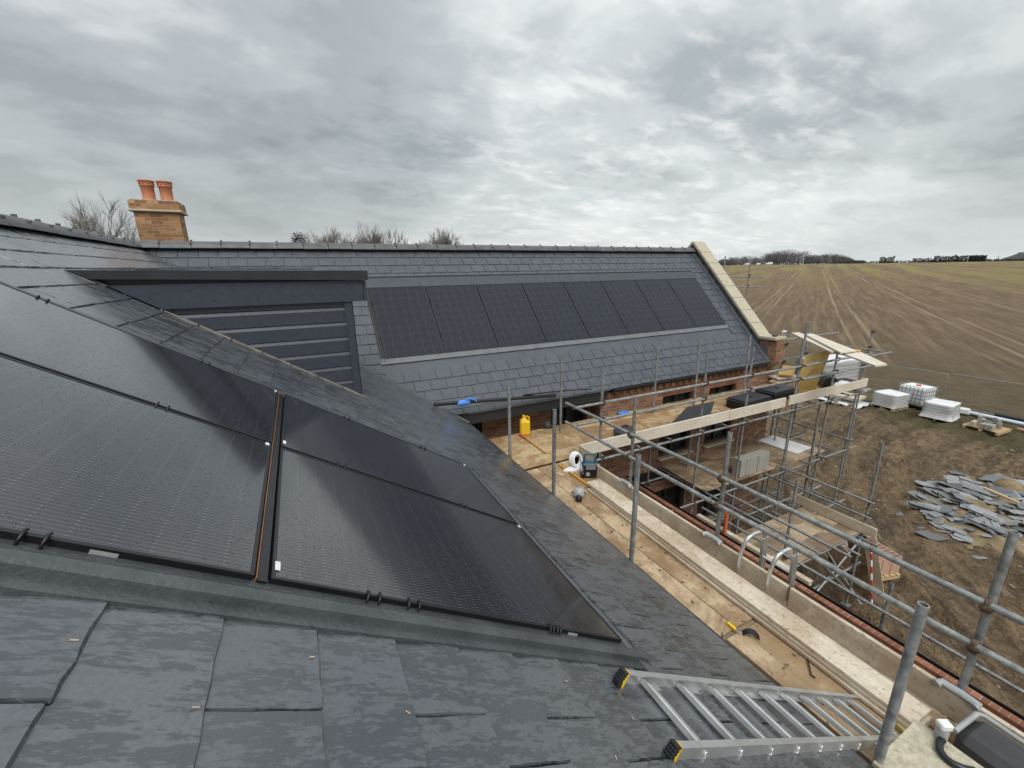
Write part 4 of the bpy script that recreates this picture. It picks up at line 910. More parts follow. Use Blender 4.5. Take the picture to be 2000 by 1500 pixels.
for x, y in ((10.12, t2.y), (7.75, t1.y), (10.12, 4.95)):
    m = MB(); m.box((x, y, GZ+.06), (.16, .16, .012)); m.build('base_plate', M['galv'], scT)

# ================================================================== LOOSE THINGS ON THE UPPER DECK
def one(name, m, mat, label, cat, group=None): return tag(m.build(name, M[mat]), label, cat, group)
# stacked planks beside the toe board
pa, pb = V(3.60, 4.60, 0), V(3.53, .72, 0); dd = (pb-pa).normalized(); sd_ = V(-dd.y, dd.x, 0)
for i, (wd_, off, z, e0, e1, lab) in enumerate(((.225, -.015, DK+.023, .05, .0, 'lowest scaffold plank of the stack along the near toe board'), (.225, .0, DK+.062, .12, .0, 'middle plank of the stack, brown edged, along the near toe board'), (.24, .012, DK+.102, 0, .02, 'top pale plank of the stack along the toe board, wet brown at one end'))):
    m = MB(); a = pa+dd*e0; b = pb-dd*e1; m.box((a+b)/2+sd_*off+V(0, 0, z), (wd_, (b-a).length, .036), basis(V(-dd.y, dd.x, 0)*-1, dd*1, V(0, 0, 1)) if False else basis(dd.cross(V(0, 0, 1)), dd, V(0, 0, 1)), .004); one('scaffold_plank', m, 'plankY', lab, 'plank')
def along(p, q, w, h, z): p = Vector(p); q = Vector(q); m = MB(); m.bar(V(p.x, p.y, z), V(q.x, q.y, z), w, h); return m
one('timber_batten', along(hz(1093, 909, DK), hz(1196, 983, DK), .05, .025, DK+.015), 'batten', 'orange treated roofing batten lying beside the teal radio', 'batten')
one('timber_batten', along(hz(1594, 1272, DK), (3.36, .55, 0), .045, .04, DK+.022), 'green', 'yellow green treated batten lying against the plank stack', 'batten')
m = along(hz(1090, 925, DK), hz(1100, 930, DK), .06, .01, DK+.008); one('wood_offcut', m, 'rawwood', 'small brown offcut on the boards beside the orange batten', 'offcut')
m = along(hz(1339, 1049, DK), hz(1357, 1062, DK), .035, .012, DK+.008); one('wood_offcut', m, 'bark', 'dark brown offcut on the boards near the second inner post', 'offcut')
m = along(hz(1417, 1151, DK), hz(1432, 1169, DK), .012, .008, DK+.006); one('wood_offcut', m, 'gplast', 'thin grey strip on the boards left of the plank stack', 'offcut')
# radio
rp = hz(1148, 930, DK); rp = V(rp.x+.03, rp.y, DK); ra = R(-28); t = thing('site_radio', rp, 'teal and black jobsite radio with tall carrying handle', 'radio'); t.rotation_euler.z = ra
m = MB(); m.box((0, 0, .135), (.26, .17, .2), None, .03); m.build('body', M['teal'], t, True)
m = MB(); m.box((0, -.093, .135), (.2, .03, .21), None, .012); m.box((-.118, 0, .05), (.05, .19, .09), None, .012); m.box((.118, 0, .05), (.05, .19, .09), None, .012); m.box((0, 0, .03), (.27, .19, .05), None, .012); m.build('bumper', M['plast'], t, True)
m = MB(); m.tube((-.09, 0, .135), (-.145, 0, .135), .07, 18); m.tube((.09, 0, .135), (.145, 0, .135), .07, 18)
for k in range(6): m.box((0, -.111, .165+k*.011), (.15, .006, .004))
m.build('speaker', M['gplast'], t, True)
m = MB(); m.tube((-.04, -.105, .085), (-.04, -.122, .085), .032, 16); m.build('dial', M['gplast'], t, True)
m = MB(); m.box((.05, -.111, .09), (.06, .006, .04)); m.build('display', M['plast'], t, True)
m = MB(); m.path([(-.085, 0, .2), (-.09, 0, .33), (-.08, 0, .36), (-.06, 0, .372), (.06, 0, .372), (.08, 0, .36), (.09, 0, .33), (.085, 0, .2)], .016, 8); m.build('handle', M['teal'], t, True)
# coil of wire tape and plastic sheet beside it
bp = hz(1128, 912, DK); m = MB(); c_ = V(bp.x-.02, bp.y+.05, DK+.13)
for k in range(5): m.path([c_+V(.10*math.cos(a)*(1-.05*k), -.02*k+.03*math.sin(a), .11*math.sin(a)) for a in [2*PI*i/18 for i in range(19)]], .017, 6)
one('wire_coil', m, 'paper', 'white coil of cable standing against the teal radio', 'coil')
m = MB(); g_ = [hz(u, v, DK) for u, v in ((1100, 922), (1118, 911), (1140, 905), (1143, 915), (1128, 922), (1112, 924))]; top = [V(p.x, p.y, DK+.012+.035*random.random()) for p in g_]; m.add(top+[V(p.x, p.y, DK+.004) for p in top], [(0, 1, 2, 3, 4, 5), (11, 10, 9, 8, 7, 6)]+[(i, i+6, (i+1) % 6+6, (i+1) % 6) for i in range(6)]); one('plastic_sheet', m, 'paper', 'crumpled white plastic sheet lying in front of the teal radio', 'plastic sheet')
# yellow jerry can
jp = hz(1025, 848, DK); t = thing('jerry_can', V(jp.x, jp.y, DK), 'yellow plastic jerry can on the deck by the brick wall', 'jerry can', rz=R(-20))
m = MB(); m.box((0, 0, .15), (.2, .17, .30), None, .028); m.lathe((-.02, 0, .29), [(.085, 0), (.07, .03), (.03, .06), (.028, .085)], 14); m.build('body', M['yellow'], t, True)
m = MB(); m.tube((-.02, 0, .37), (-.02, 0, .40), .034, 14); m.build('cap', M['yellow'], t, True); m = MB(); m.path([(.02, 0, .345), (.05, 0, .385), (.085, 0, .36), (.09, 0, .29)], .014, 8); m.build('handle', M['yellow'], t, True)
# sledge-like slate hammer
a = hz(1016, 851, DK); b = hz(1066, 887, DK); mid = a.lerp(b, .28); t = thing('long_handled_tool', V(a.x, a.y, DK), 'long tool with orange grip and yellow shaft lying on the deck', 'hand tool')
m = MB(); m.tube(V(a.x, a.y, DK+.035), V(mid.x, mid.y, DK+.03), .032, 12, .024); m.build('grip', M['orange'], t); m = MB(); m.tube(V(mid.x, mid.y, DK+.03), V(b.x, b.y, DK+.02), .013, 10); m.build('shaft', M['batten'], t)
# face shield / respirator
def respirator(p, lab, rz_, sc=1, body='gplast'):
    t = thing('respirator_mask', p, lab, 'mask', rz=rz_); t.scale = (sc,)*3
    m = MB(); m.lathe((0, 0, .07), [(.0, .085), (.04, .08), (.075, .05), (.09, 0), (.085, -.05), (.06, -.068)], 16, Matrix.Rotation(R(35), 3, 'X')); m.build('shell', M[body], t, True)
    m = MB(); m.lathe((0, -.1, .04), [(.02, .06), (.05, .04), (.052, -.02), (.03, -.04)], 12, Matrix.Rotation(R(75), 3, 'X')); m.path([(-.06, .02, .1), (-.11, .08, .03), (-.05, .14, .01), (.05, .14, .01), (.11, .08, .03), (.06, .02, .1)], .008, 6); m.build('filter', M['plast'], t, True)
sp = hz(1132, 975, DK); respirator(V(sp.x+.02, sp.y+.05, DK), 'grey and black respirator mask on the boards left of the batten', R(-35), .95); sp = hz(1069, 836, DK); respirator(V(sp.x, sp.y, DK), 'black and grey mask on the deck by the brick wall', R(60), .85, 'bag')
# yellow chisel, black half-round gutter piece, angle bracket
a = hz(1421, 1219, DK); b = hz(1436, 1232, DK); t = thing('utility_knife', V(a.x, a.y, DK), 'yellow handled knife lying across the board joint', 'knife'); m = MB(); m.bar(V(a.x, a.y, DK+.015), V(b.x, b.y, DK+.015), .03, .024); m.build('handle', M['yellow'], t); m = MB(); e_ = b+(b-a).normalized()*.05; m.bar(V(b.x, b.y, DK+.012), V(e_.x, e_.y, DK+.012), .018, .003); m.build('blade', M['galv'], t)
a = hz(1450, 1238, DK); b = hz(1483, 1246, DK); m = MB(); A_ = (b-a); P_ = [a+A_*t_+V(0, 0, .045*math.sin(PI*t_)) for t_ in [i/10 for i in range(11)]]; sd2 = A_.cross(V(0, 0, 1)).normalized()*.055
vs = [p-sd2*.5+V(0, 0, .004) for p in P_]+[p+sd2*.5+V(0, 0, .004) for p in P_]+[p-sd2*.5+V(0, 0, .012) for p in P_]+[p+sd2*.5+V(0, 0, .012) for p in P_]; m.add(vs, [(22+i, 22+i+1, 33+i+1, 33+i) for i in range(10)]+[(i, 11+i, 12+i, i+1) for i in range(10)]+[(i, i+1, 23+i, 22+i) for i in range(10)]+[(11+i, 33+i, 34+i, 12+i) for i in range(10)]); one('gutter_offcut', m, 'plast', 'curved black plastic gutter offcut on the boards', 'gutter offcut')
m = MB(); m.path([hz(1570, 1264, DK)+V(0, 0, .02), hz(1577, 1259, DK)+V(0, 0, .02), hz(1586, 1260, DK)+V(0, 0, .02), hz(1595, 1266, DK)+V(0, 0, .015)], .012, 6); m.path([hz(1570, 1263, DK)+V(0, 0, .015), hz(1577, 1290, DK)+V(0, 0, .01), hz(1584, 1320, DK)+V(0, 0, .01), hz(1592, 1326, DK)+V(0, 0, .01)], .006, 6); one('gutter_bracket', m, 'plast', 'thin black bent bracket beside the yellow green batten', 'bracket')
# debris flakes: countless
m = MB(); rnd = random.Random(21)
for i in range(420):
    if rnd.random() < .5: x, y = rnd.uniform(2.5, 3.8), rnd.uniform(.3, 5.5)
    else: x, y = rnd.uniform(2.8, 11.4), rnd.uniform(5.68, 7.0)
    s_ = rnd.uniform(.004, .016); a = rnd.uniform(0, PI); m.box((x, y, DK+.006+s_*.2), (s_*2.2, s_, s_*.4), rotz(a))
tag(m.build('debris', M['bark']), 'scattered chips and slate crumbs on the deck boards', 'debris', None, 'stuff')
# access ladder with looped grab rails
t = thing('access_ladder', (4.0, 2.1, GZ), 'aluminium access ladder with two looped handholds over the toe board', 'ladder')
for y in (2.31, 2.0):
    m = MB(); m.path([(3.765, y+.02, DK+.1), (3.768, y+.015, -2.86), (3.785, y+.005, -2.76), (3.83, y, -2.69), (3.90, y-.01, -2.665), (4.0, y-.02, -2.66), (4.05, y-.02, -2.675), (4.075, y-.02, -2.72), (4.08, y-.02, -2.80)], .019, 10); m.build('handhold', M['alu'], t)
    m = MB(); m.bar((4.08, y-.02, -2.76), (4.45, y-.02, GZ), .03, .075, (1, 0, .1)); m.build('stile', M['alu'], t)
for k in range(15): m = MB(); z = -3.0-.28*k; x = 4.08+(z+2.76)/(GZ+2.76)*.37; m.tube((x, 1.98, z), (x, 2.29, z), .015, 8); m.build('rung', M['alu'], t)
# the big aluminium ladder lying over the eave
LZ = .0; t = thing('ladder', (1.0, .9, -1.7), 'aluminium ladder with black and yellow feet lying over the near eave', 'ladder')
f1 = hA(1192, 1322, 0); f2 = hA(1292, 1468, 0); 
def lad(f, u, v, yv_):
    e = hy(u, v, yv_); return e
uh = (V(math.cos(R(32.4)), 0, -math.sin(R(32.4)))); un = V(math.sin(R(32.4)), 0, math.cos(R(32.4)))
yA, yB = 1.075, .745; o0 = V(.985, 0, f1.z+.01); LL = 2.95
for y, o_ in ((yA, 0), (yB, -.03)):
    m = MB(); a = V(o0.x+o_, y, o0.z-.0)+un*.04+uh*.05; b = a+uh*(LL-.05); M3 = basis(uh, V(0, 1, 0), un); c_ = (a+b)/2; L_ = (b-a).length
    m.box(c_, (L_, .006, .068), M3); sgn = -1 if y == yA else 1      # channel section: web and two flanges
    for q in (.032, -.032): m.box(c_+un*q+V(0, .013*sgn, 0), (L_, .025, .005), M3)
    st_ = m.build('stile', M['alu'], t)
    m = MB(); m.box(a-uh*.022+V(0, .011*sgn, 0), (.03, .034, .08), M3, .006); m.build('foot', M['yellow'], st_); m = MB()
    for k in range(7): m.box(a-uh*(.046-.004*abs(k-3))+un*(-.036+.012*k)+V(0, .011*sgn, 0), (.026, .037, .0112), M3, .002)
    m.build('rubber_tread', M['plast'], st_)
    if y == yB:
        m = MB()
        for k in range(8):
            q = a+uh*(.17+.28*k)-V(0, .006, 0); m.path([q+un*z_+uh*x_ for x_, z_ in ((-.009, -.016), (.009, -.016), (.004, 0), (.009, .016), (-.009, .016), (-.004, 0), (-.009, -.016))], .003, 5)
        m.build('rung_swage', M['alu'], st_)
for k in range(10):
    m = MB(); c_ = V(o0.x-.015, (yA+yB)/2, o0.z)+un*.045+uh*(.20+.28*k); m.box(c_, (.03, yA-yB-.006, .03), basis(uh, V(0, 1, 0), un), .004); m.build('rung', M['alu'], t)
# cast coping slabs stacked by the near corner, sealant cartridge, hose, grey tub
sz = -2.72
def slab(us, z, th, lab):
    P = [hz(u, v, z) for u, v in us]; m = MB(); m.prism(P, V(0, 0, -th)); one('coping_stone', m, 'stone', lab, 'coping stone', None)
P0 = hz(1790, 1405, sz); P1 = hz(1705, 1488, sz); e1 = (P1-P0); e2 = V(-e1.y, e1.x, 0).normalized(); e2 = e2 if e2.y < 0 else -e2
m = MB(); m.prism([P0, P1, P1+e2*.62, P0+e2*.62][::1], V(0, 0, -.075)); one('coping_stone', m, 'stone', 'upper pitted cream coping stone with the sealant tube on it', 'coping stone')
m = MB(); q0 = P1-e1.normalized()*.03+V(0, 0, -.08); m.prism([q0, q0+e1.normalized()*.3, q0+e1.normalized()*.3+e2*.5, q0+e2*.5], V(0, 0, -.06)); one('coping_stone', m, 'stone', 'lower cream coping stone at the bottom edge by the grey post', 'coping stone')
for k in range(2):
    m = MB(); c_ = (P0+P1)/2+e2*(.15+.3*k); m.box((c_.x, c_.y, (sz-.14+DK)/2), (.5, .1, sz-.14-DK-.002), None, .004); one('timber_bearer', m, 'rawwood', ('front' if k else 'rear')+' timber bearer under the cream coping stones', 'bearer')
bp = hz(1836, 1442, sz); t = thing('sealant_tub', V(bp.x, bp.y, sz), 'clear plastic bottle with square white cap on the coping stone', 'bottle', rz=R(-30))
m = MB(); m.lathe((0, 0, 0), [(.028, 0), (.03, .01), (.03, .07), (.026, .085)], 16); m.build('body', M['gplast'], t, True); m = MB(); m.box((0, 0, .105), (.066, .052, .042), None, .008); m.build('cap', M['paper'], t, True)
m = MB(); a = hz(1838, 1445, sz+.02); m.path([hz(u, v, sz+.022) for u, v in ((1840, 1444), (1834, 1452), (1836, 1466), (1846, 1480), (1862, 1492), (1885, 1502), (1905, 1506))], .019, 10); one('rubber_hose', m, 'plast', 'black rubber hose curving off the cream coping stone', 'hose')
c_ = hz(1945, 1475, DK+.2); t = thing('mortar_tub', V(c_.x+.02, c_.y, DK), 'charcoal rubber tub beside the toe board in the near corner', 'tub', rz=R(-4))
m = MB(); m.box((.02, -.1, .13), (.30, .52, .26), None, .05); m.build('body', M['bag'], t, True); m = MB(); m.path([(-.13, .16, .255), (.15, .16, .255), (.175, .13, .255), (.175, -.33, .255)], .016, 8); m.build('rim', M['gplast'], t, True)
# gutter pipe leaning over the valley, blue glove tied to it
a = hA(848, 790, .05); b = hy(1085, 772, EY-.06); t_ = thing('downpipe', a, 'long black pipe resting across the valley foot and the eave', 'pipe'); m = MB(); m.tube(a, b, .034, 12, hollow=True); m.build('pipe', M['plast'], t_)
m = MB(); m.path([b, b.lerp(a, .3)+V(0, 0, .05), b.lerp(a, .1)+V(.5, 0, .05), b+V(.9, 0, 0)], .012, 6); one('cable', m, 'plast', 'thin black cable trailing along the eave beyond the pipe', 'cable')
g0 = a.lerp(b, .21); m = MB(); rnd = random.Random(5)
m.lathe(g0+V(0, 0, -.01), [(.035, -.12), (.05, -.1), (.055, 0), (.05, .08), (.042, .12)], 12, Matrix.Rotation(R(90), 3, 'Y'))
for k in range(4): m.path([g0+V(.05+.02*k, -.02, .04), g0+V(.10+.045*k, -.03, .065-.01*k), g0+V(.15+.03*k, -.03, .05-.02*k)], .016, 6)
one('work_glove', m, 'blue', 'bright blue work glove draped on the black pipe', 'glove')
m = MB(); c_ = hz(1217, 809, DK); m.lathe((c_.x, c_.y, DK), [(.12, .0), (.13, .04), (.08, .07), (.02, .06)], 12, Matrix.Diagonal((1.2, .8, 1))); one('blue_rag', m, 'blue', 'crumpled blue rag on the deck by the wall', 'rag')
# dark lumps and crates
c_ = hz(1219, 851, DK); t = thing('kneeling_pad', V(c_.x, c_.y, DK), 'rounded dark grey bag on the deck behind the rusted post', 'bag'); m = MB(); m.box((0, 0, .09), (.42, .3, .18), rotz(.2), .06); m.build('body', M['bag'], t, True); m = MB(); m.path([(-.1, 0, .18), (-.05, 0, .21), (.05, 0, .21), (.1, 0, .18)], .012, 6); m.build('handle', M['plast'], t, True)
pl_ = [V(6.05, 5.63, DK+.02), V(7.35, 5.63, DK+.02)]; q = [hy(1388, 789, 6.0), hy(1342, 797, 6.0)]
m = MB(); m.prism([pl_[0], pl_[1], V(7.95, 5.98, -2.86), V(7.12, 5.98, -2.86)], V(0, .03, -.02)); one('flashing_tray', m, 'fascia', 'dark sheet propped up against the toe board on the deck', 'sheet')
m = MB(); m.prism([V(7.2, 5.64, DK+.19), V(7.9, 5.64, DK+.215), V(7.9, 6.0, DK+.04), V(7.2, 6.0, DK+.04)], V(0, 0, -.02)); one('flashing_tray', m, 'fascia', 'second dark sheet lying flat behind the toe board', 'sheet')
def crate(x, y, z, rz_, lab, n_=4):
    t = thing('roof_vent_crate', (x, y, z), lab, 'crate', rz=rz_)
    m = MB(); m.box((0, 0, .11), (.92, .52, .2), None, .015)
    for k in range(n_): m.box((0, 0, .035+k*.05), (.96, .55, .016), None, .004)
    m.build('body', M['plast'], t, True); m = MB(); m.box((0, 0, .232), (.9, .5, .03), None, .012); m.tube((0, 0, .245), (0, 0, .262), .04, 12); m.build('lid', M['fascia'], t, True)
crate(9.15, 5.98, DK, .03, 'left black plastic crate on the deck, its lid wet'); crate(10.35, 6.1, DK+.02, .02, 'right black plastic crate with flat grey lid on the deck')
# OSB sheet leaning on the rails
P = [V(11.2, 6.22, DK+.01), V(11.72, 5.95, DK+.01), hy(1623, 683, 5.78), hy(1573, 695, 6.3)]
m = MB(); n_ = (P[1]-P[0]).cross(P[3]-P[0]).normalized()*.018; m.prism(P, n_); one('osb_sheet', m, 'osb', 'yellow OSB sheet standing tilted on the deck corner', 'board sheet')
# wrapped pack on the far deck end, bags and a pipe end
def wrapped(name, loc, size, lab, rz_, layers, pallet=True, seed=1, flare=.0):
    t = thing(name, loc, lab, 'wrapped pallet' if pallet else 'wrapped pack', rz=rz_); rnd = random.Random(seed); W_, D_, H_ = size; z0 = .14 if pallet else 0; m = MB()
    nx_, nz_ = 7, layers*2; ring = []
    def per(k, z, inset):
        pts = []
        for sx2, sy2, ex, ey in ((-1, -1, 1, 0), (1, -1, 0, 1), (1, 1, -1, 0), (-1, 1, 0, -1)):
            for i in range(nx_):
                f_ = 2*i/nx_; x_ = (sx2+ex*f_)*(W_/2-inset); y_ = (sy2+ey*f_)*(D_/2-inset); c = .06*max(0, abs(x_)/(W_/2)+abs(y_)/(D_/2)-1.6); j = noise.noise(V(x_*3, y_*3, z*4+seed))*.045
                pts.append(V(x_*(1-c+j), y_*(1-c+j), z+noise.noise(V(x_*2.6, y_*2.6, seed))*.075*max(0, (z-z0)/H_-.4)))
        return pts
    rings = [per(k, z0+H_*k/nz_, (.018 if k % 2 else 0)-flare*max(0, 1-k/2.5)) for k in range(nz_+1)]; rings.append(per(0, z0+H_+.02, .14)); n2 = 4*nx_; vs = sum(rings, [])
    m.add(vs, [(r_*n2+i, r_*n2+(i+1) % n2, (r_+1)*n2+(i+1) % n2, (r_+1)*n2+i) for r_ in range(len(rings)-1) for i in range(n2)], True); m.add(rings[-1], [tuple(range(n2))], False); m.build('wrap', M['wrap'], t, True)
    if pallet:
        m = MB()
        for k in range(7): m.box((-W_/2+W_*(k+.5)/7, 0, .13), (W_/8.5, D_+.04, .02))
        for y in (-D_/2+.05, 0, D_/2-.05):
            m.box((0, y, .011), (W_, .1, .02))
            for x in (-W_/2+.08, 0, W_/2-.08): m.box((x, y, .07), (.14, .1, .098))
        m.build('pallet', M['rawwood'], t, True)
    return t
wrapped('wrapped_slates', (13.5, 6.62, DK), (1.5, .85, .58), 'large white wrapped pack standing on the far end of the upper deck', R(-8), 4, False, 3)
c_ = hz(1625, 755, DK); m = MB(); m.path([V(12.35, 5.9, DK+.16), V(12.75, 6.3, DK+.16)], .17, 16); m.tube(V(12.35, 5.9, DK+.16)-V(.004, .004, 0), V(12.36, 5.91, DK+.16), .13, 14); one('black_roll', m, 'plast', 'black roll of membrane lying before the white wrapped pack', 'roll')
m = MB(); m.box((12.55, 5.75, DK+.1), (.52, .26, .2), rotz(.15), .05); one('cement_bag', m, 'paper', 'white paper bag in front of the black roll on the deck', 'bag')
m = MB(); m.box((13.0, 5.9, DK+.08), (.7, .4, .14), rotz(-.1), .01); one('black_tray', m, 'plast', 'flat black tray beside the white wrapped pack', 'tray')
c_ = hz(1548, 735, DK)
for k, (dx, dz_, rz_, L_, lab, mt) in enumerate(((.0, .05, .2, .9, 'lowest timber offcut heaped at the deck end by the gable', 'rawwood'), (.1, .13, -.25, .8, 'middle timber offcut heaped at the deck end by the gable', 'plankX'), (.15, .30, .45, .6, 'tilted brown board on top of the offcut heap by the gable', 'osb'))):
    m = MB(); m.box((11.9+dx, 6.9, DK+dz_+.03), (L_, .35, .05), rotz(rz_)@Matrix.Rotation(-.25 if k == 2 else 0, 3, 'Y'), .005); one('timber_offcut', m, mt, lab, 'offcut')
m = MB(); c_ = hz(1535, 765, DK); m.box((10.95, 6.55, DK+.012), (.9, .45, .012), rotz(.1), .003); one('plastic_sheet', m, 'paper', 'pale plastic sheet spread on the deck behind the OSB sheet', 'plastic sheet')
# pale boards laid over the gable scaffold rails
def pboard(pix, z, lab, zs=None):
    P = [hz(u, v, zz_) for (u, v), zz_ in zip(pix, zs or [z]*4)]; m = MB(); n_ = (P[1]-P[0]).cross(P[3]-P[0]).normalized(); n_ = n_ if n_.z < 0 else -n_; m.prism(P, n_*.035); one('scaffold_plank', m, 'plankX', lab, 'plank')
pboard(((1546, 650), (1561, 649), (1652, 685), (1624, 687)), -1.92, 'pale plank nearest the gable laid across the corner scaffold rails', [-1.92, -1.92, -1.92, -1.92])
pboard(((1572, 652), (1587, 651.5), (1672, 684), (1642, 688)), -1.87, 'short pale plank lying on top of another on the corner scaffold')
pboard(((1640, 688), (1678, 686), (1733, 711), (1710, 713.5)), -1.93, 'pale plank reaching outward over the corner scaffold post')
m = MB(); m.bar(hz(1628, 684, -1.9), hz(1679, 685, -1.9), .09, .05); one('timber_batten', m, 'osb', 'short orange timber lying across the pale corner planks', 'batten')
# finials and a small black box on the kneeler
m = MB(); m.box((11.45, 7.02, -1.83), (.12, .1, .05), None, .008); one('cable_box', m, 'plast', 'small black box sitting on the cream kneeler stone', 'box')
for k, x in enumerate((11.55, 11.64)):
    m = MB(); z = -1.847; m.tube((x, 6.87, z), (x, 6.87, z+.12), .006, 6); m.lathe((x, 6.87, z+.14), [(.0, .035), (.025, .024), (.034, 0), (.025, -.024), (0, -.035)], 12); one('white_cap_rod', m, 'paper', ('right' if k else 'left')+' of two white capped rods at the end of the kneeler stone', 'rod')
# wood shreds on the foreground slates
m = None
for k, (u, v) in enumerate(((145, 1250), (383, 1381), (610, 1283), (797, 1391), (1203, 1479), (1106, 1330), (1368, 1408), (1236, 1402))):
    m = MB(); p = hA(u, v, .014); a = random.uniform(0, PI); d = (uA*math.cos(a)+V(0, 1, 0)*math.sin(a)); m.bar(p-d*.007, p+d*.007, .0032, .002, nA); tag(m.build('wood_chip', M['chip']), 'tiny pale wood chip lying on the near slates', 'wood chip', 'wood chips on the near slates')

# ================================================================== LOWER LIFTS AND YARD
for k in range(10):
    m = MB(); m.box((8.80+k*.104, 5.80+random.uniform(-.008, .008), -4.8+.222), (.1, .215, .44), rotz(random.uniform(-.02, .02)), .004)
    tag(m.build('concrete_block', M['conc']), ('first concrete block at the left end of the row on the lower deck' if k == 0 else 'last concrete block at the right end of the row on the lower deck' if k == 9 else 'grey concrete block within the row on the lower deck'), 'block', 'concrete blocks in a row on the lower deck')
m = MB(); m.box((11.6, 6.4, -4.788), (.75, 1.05, .012), rotz(.05), .003); one('plastic_sheet', m, 'paper', 'wet white plastic sheet at the end of the lower deck', 'plastic sheet')
m = MB(); WX = 6.45; m.box((WX+.05, 2.1, (GZ-4.87)/2), (.1, 10.0, -4.87-GZ)); wl = m.build('brick_wall', M['wallbrick'], None, uv=True); tag(wl, 'low half brick thick wall just beyond the near toe board', 'wall')
m = MB(); m.box((WX+.13, 2.1, -4.9), (.012, 10.0, .12)); m.build('damp_course', M['plast'], wl)
m = MB(); m.bar((6.8, 3.0, -4.95), (6.8, 5.2, -4.95), .10, .10); one('timber_beam', m, 'plankY', 'squared pale timber beam beside the low brick wall', 'beam')
p = hx(1418, 1020, 6.75); m = MB(); m.tube((6.75, p.y, GZ), (6.75, p.y, p.z+.2), .036, 12, hollow=True); one('drain_pipe', m, 'orange', 'upright orange drain pipe behind the low brick wall', 'pipe')
# block pallet of pink clay bricks, leaning boards, ranging pole
t = thing('brick_pallet', (11.85, 4.25, GZ), 'pallet stacked with pink perforated clay blocks beside the loading platform', 'brick pallet', rz=R(-16))
m = MB(); sl = MB()
for i in range(4):
    for j in range(9):
        for z in (1, 2):
            if z == 2 and i == 3 and j > 6: continue
            m.box((-.42+i*.28, -.42+j*.105, .14+.12+(z-1)*.225), (.262, .095, .215), None, .004)
            if z == 2:
                for q in (-.028, .0, .028): sl.box((-.42+i*.28, -.42+j*.105+q,   .26+.225+.109), (.2, .012, .006))  # dark bars laid on top paint in the shade of the block holes
m.build('blocks', M['rblock'], t, True); sl.build('slot_shade', M['dark'], t, True); m = MB()
for k in range(7): m.box((-.5+k*.166, 0, .13), (.1, 1.05, .02))
for y in (-.45, 0, .45): m.box((0, y, .06), (1.15, .1, .12))
m.build('pallet', M['rawwood'], t, True)
for k, (y, lab) in enumerate(((3.42, 'nearest scaffold board leaning by the loading platform'), (3.62, 'middle scaffold board leaning by the loading platform'), (3.82, 'farthest scaffold board leaning by the loading platform'))):
    m = MB(); m.bar((10.85+.08*k, y, GZ+.03), (10.35+.1*k, y+.25, GZ+1.75-.1*k), .225, .038, (1, .3, .2)); one('scaffold_plank', m, 'lowdeck' if k else 'plankY', lab, 'plank')
m = MB(); m2 = MB(); a = V(10.3, 3.35, GZ+.25); b = V(10.25, 3.6, GZ+1.75)
t = thing('ranging_pole', a, 'red and white striped pole leaning on the loading platform', 'pole')
for k in range(10): m = MB(); m.tube(a.lerp(b, k/10), a.lerp(b, (k+1)/10), .02, 8); m.build('red_band' if k % 2 else 'white_band', M['red' if k % 2 else 'paper'], t)
# yard: pallets, tank, blocks, pipes
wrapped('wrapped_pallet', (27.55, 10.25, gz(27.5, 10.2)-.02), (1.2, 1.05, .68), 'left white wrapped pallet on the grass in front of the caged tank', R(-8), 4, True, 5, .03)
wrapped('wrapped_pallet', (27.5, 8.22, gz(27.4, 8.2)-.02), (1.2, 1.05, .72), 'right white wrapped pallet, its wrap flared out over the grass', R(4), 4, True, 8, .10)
t = thing('water_tank', (29.0, 9.75, GZ), 'white caged bulk water tank standing between the wrapped pallets', 'tank', rz=R(-6)); 
m = MB(); m.box((0, 0, .66), (1.0, 1.18, .96), None, .07); m.build('tank', M['tank'], t, True)
m = MB(); m.tube((0, 0, 1.14), (0, 0, 1.19), .11, 16); m.build('cap', M['red'], t, True); m = MB()
for i in range(8):
    for s_ in (-1, 1): m.tube((s_*.52, -.6+i*1.2/7, .16), (s_*.52, -.6+i*1.2/7, 1.17), .011, 6)
for i in range(7):
    for s_ in (-1, 1): m.tube((-.52+i*1.04/6, s_*.61, .16), (-.52+i*1.04/6, s_*.61, 1.17), .011, 6)
for k in range(6):
    z = .18+k*.197
    for s_ in (-1, 1): m.tube((s_*.52, -.61, z), (s_*.52, .61, z), .012, 6); m.tube((-.52, s_*.61, z), (.52, s_*.61, z), .012, 6)
m.build('cage', M['galv'], t, True); m = MB(); m.box((0, 0, .13), (1.05, 1.22, .03)); 
for x in (-.45, 0, .45):
    for y in (-.5, 0, .5): m.box((x, y, .06), (.12, .14, .11))
m.build('pallet', M['plast'], t, True)
bx, by = 27.6, 6.6; t = thing('block_pallet', (bx, by, gz(bx, by)), 'low timber pallet carrying loose grey blocks on the grass', 'pallet', rz=R(-4)); m = MB()
for k in range(7): m.box((-.5+k*.166, 0, .13), (.11, 1.25, .02))
for y in (-.55, 0, .55): m.box((0, y, .06), (1.15, .1, .12))
m.build('pallet', M['rawwood'], t, True)
bl = [(-.3, .35, 0, .02, 'rblock'), (-.35, .02, 0, .0, 'conc'), (-.35, -.12, 0, .03, 'conc'), (-.35, -.26, 0, -.02, 'conc'), (.1, .3, 0, .1, 'conc'), (.35, .28, 0, 0, 'conc'), (.1, .3, 1, .2, 'conc'), (.15, 0, 0, 1.0, 'conc'), (.3, -.3, 0, .3, 'conc'), (.1, -.25, 1, .6, 'conc')]
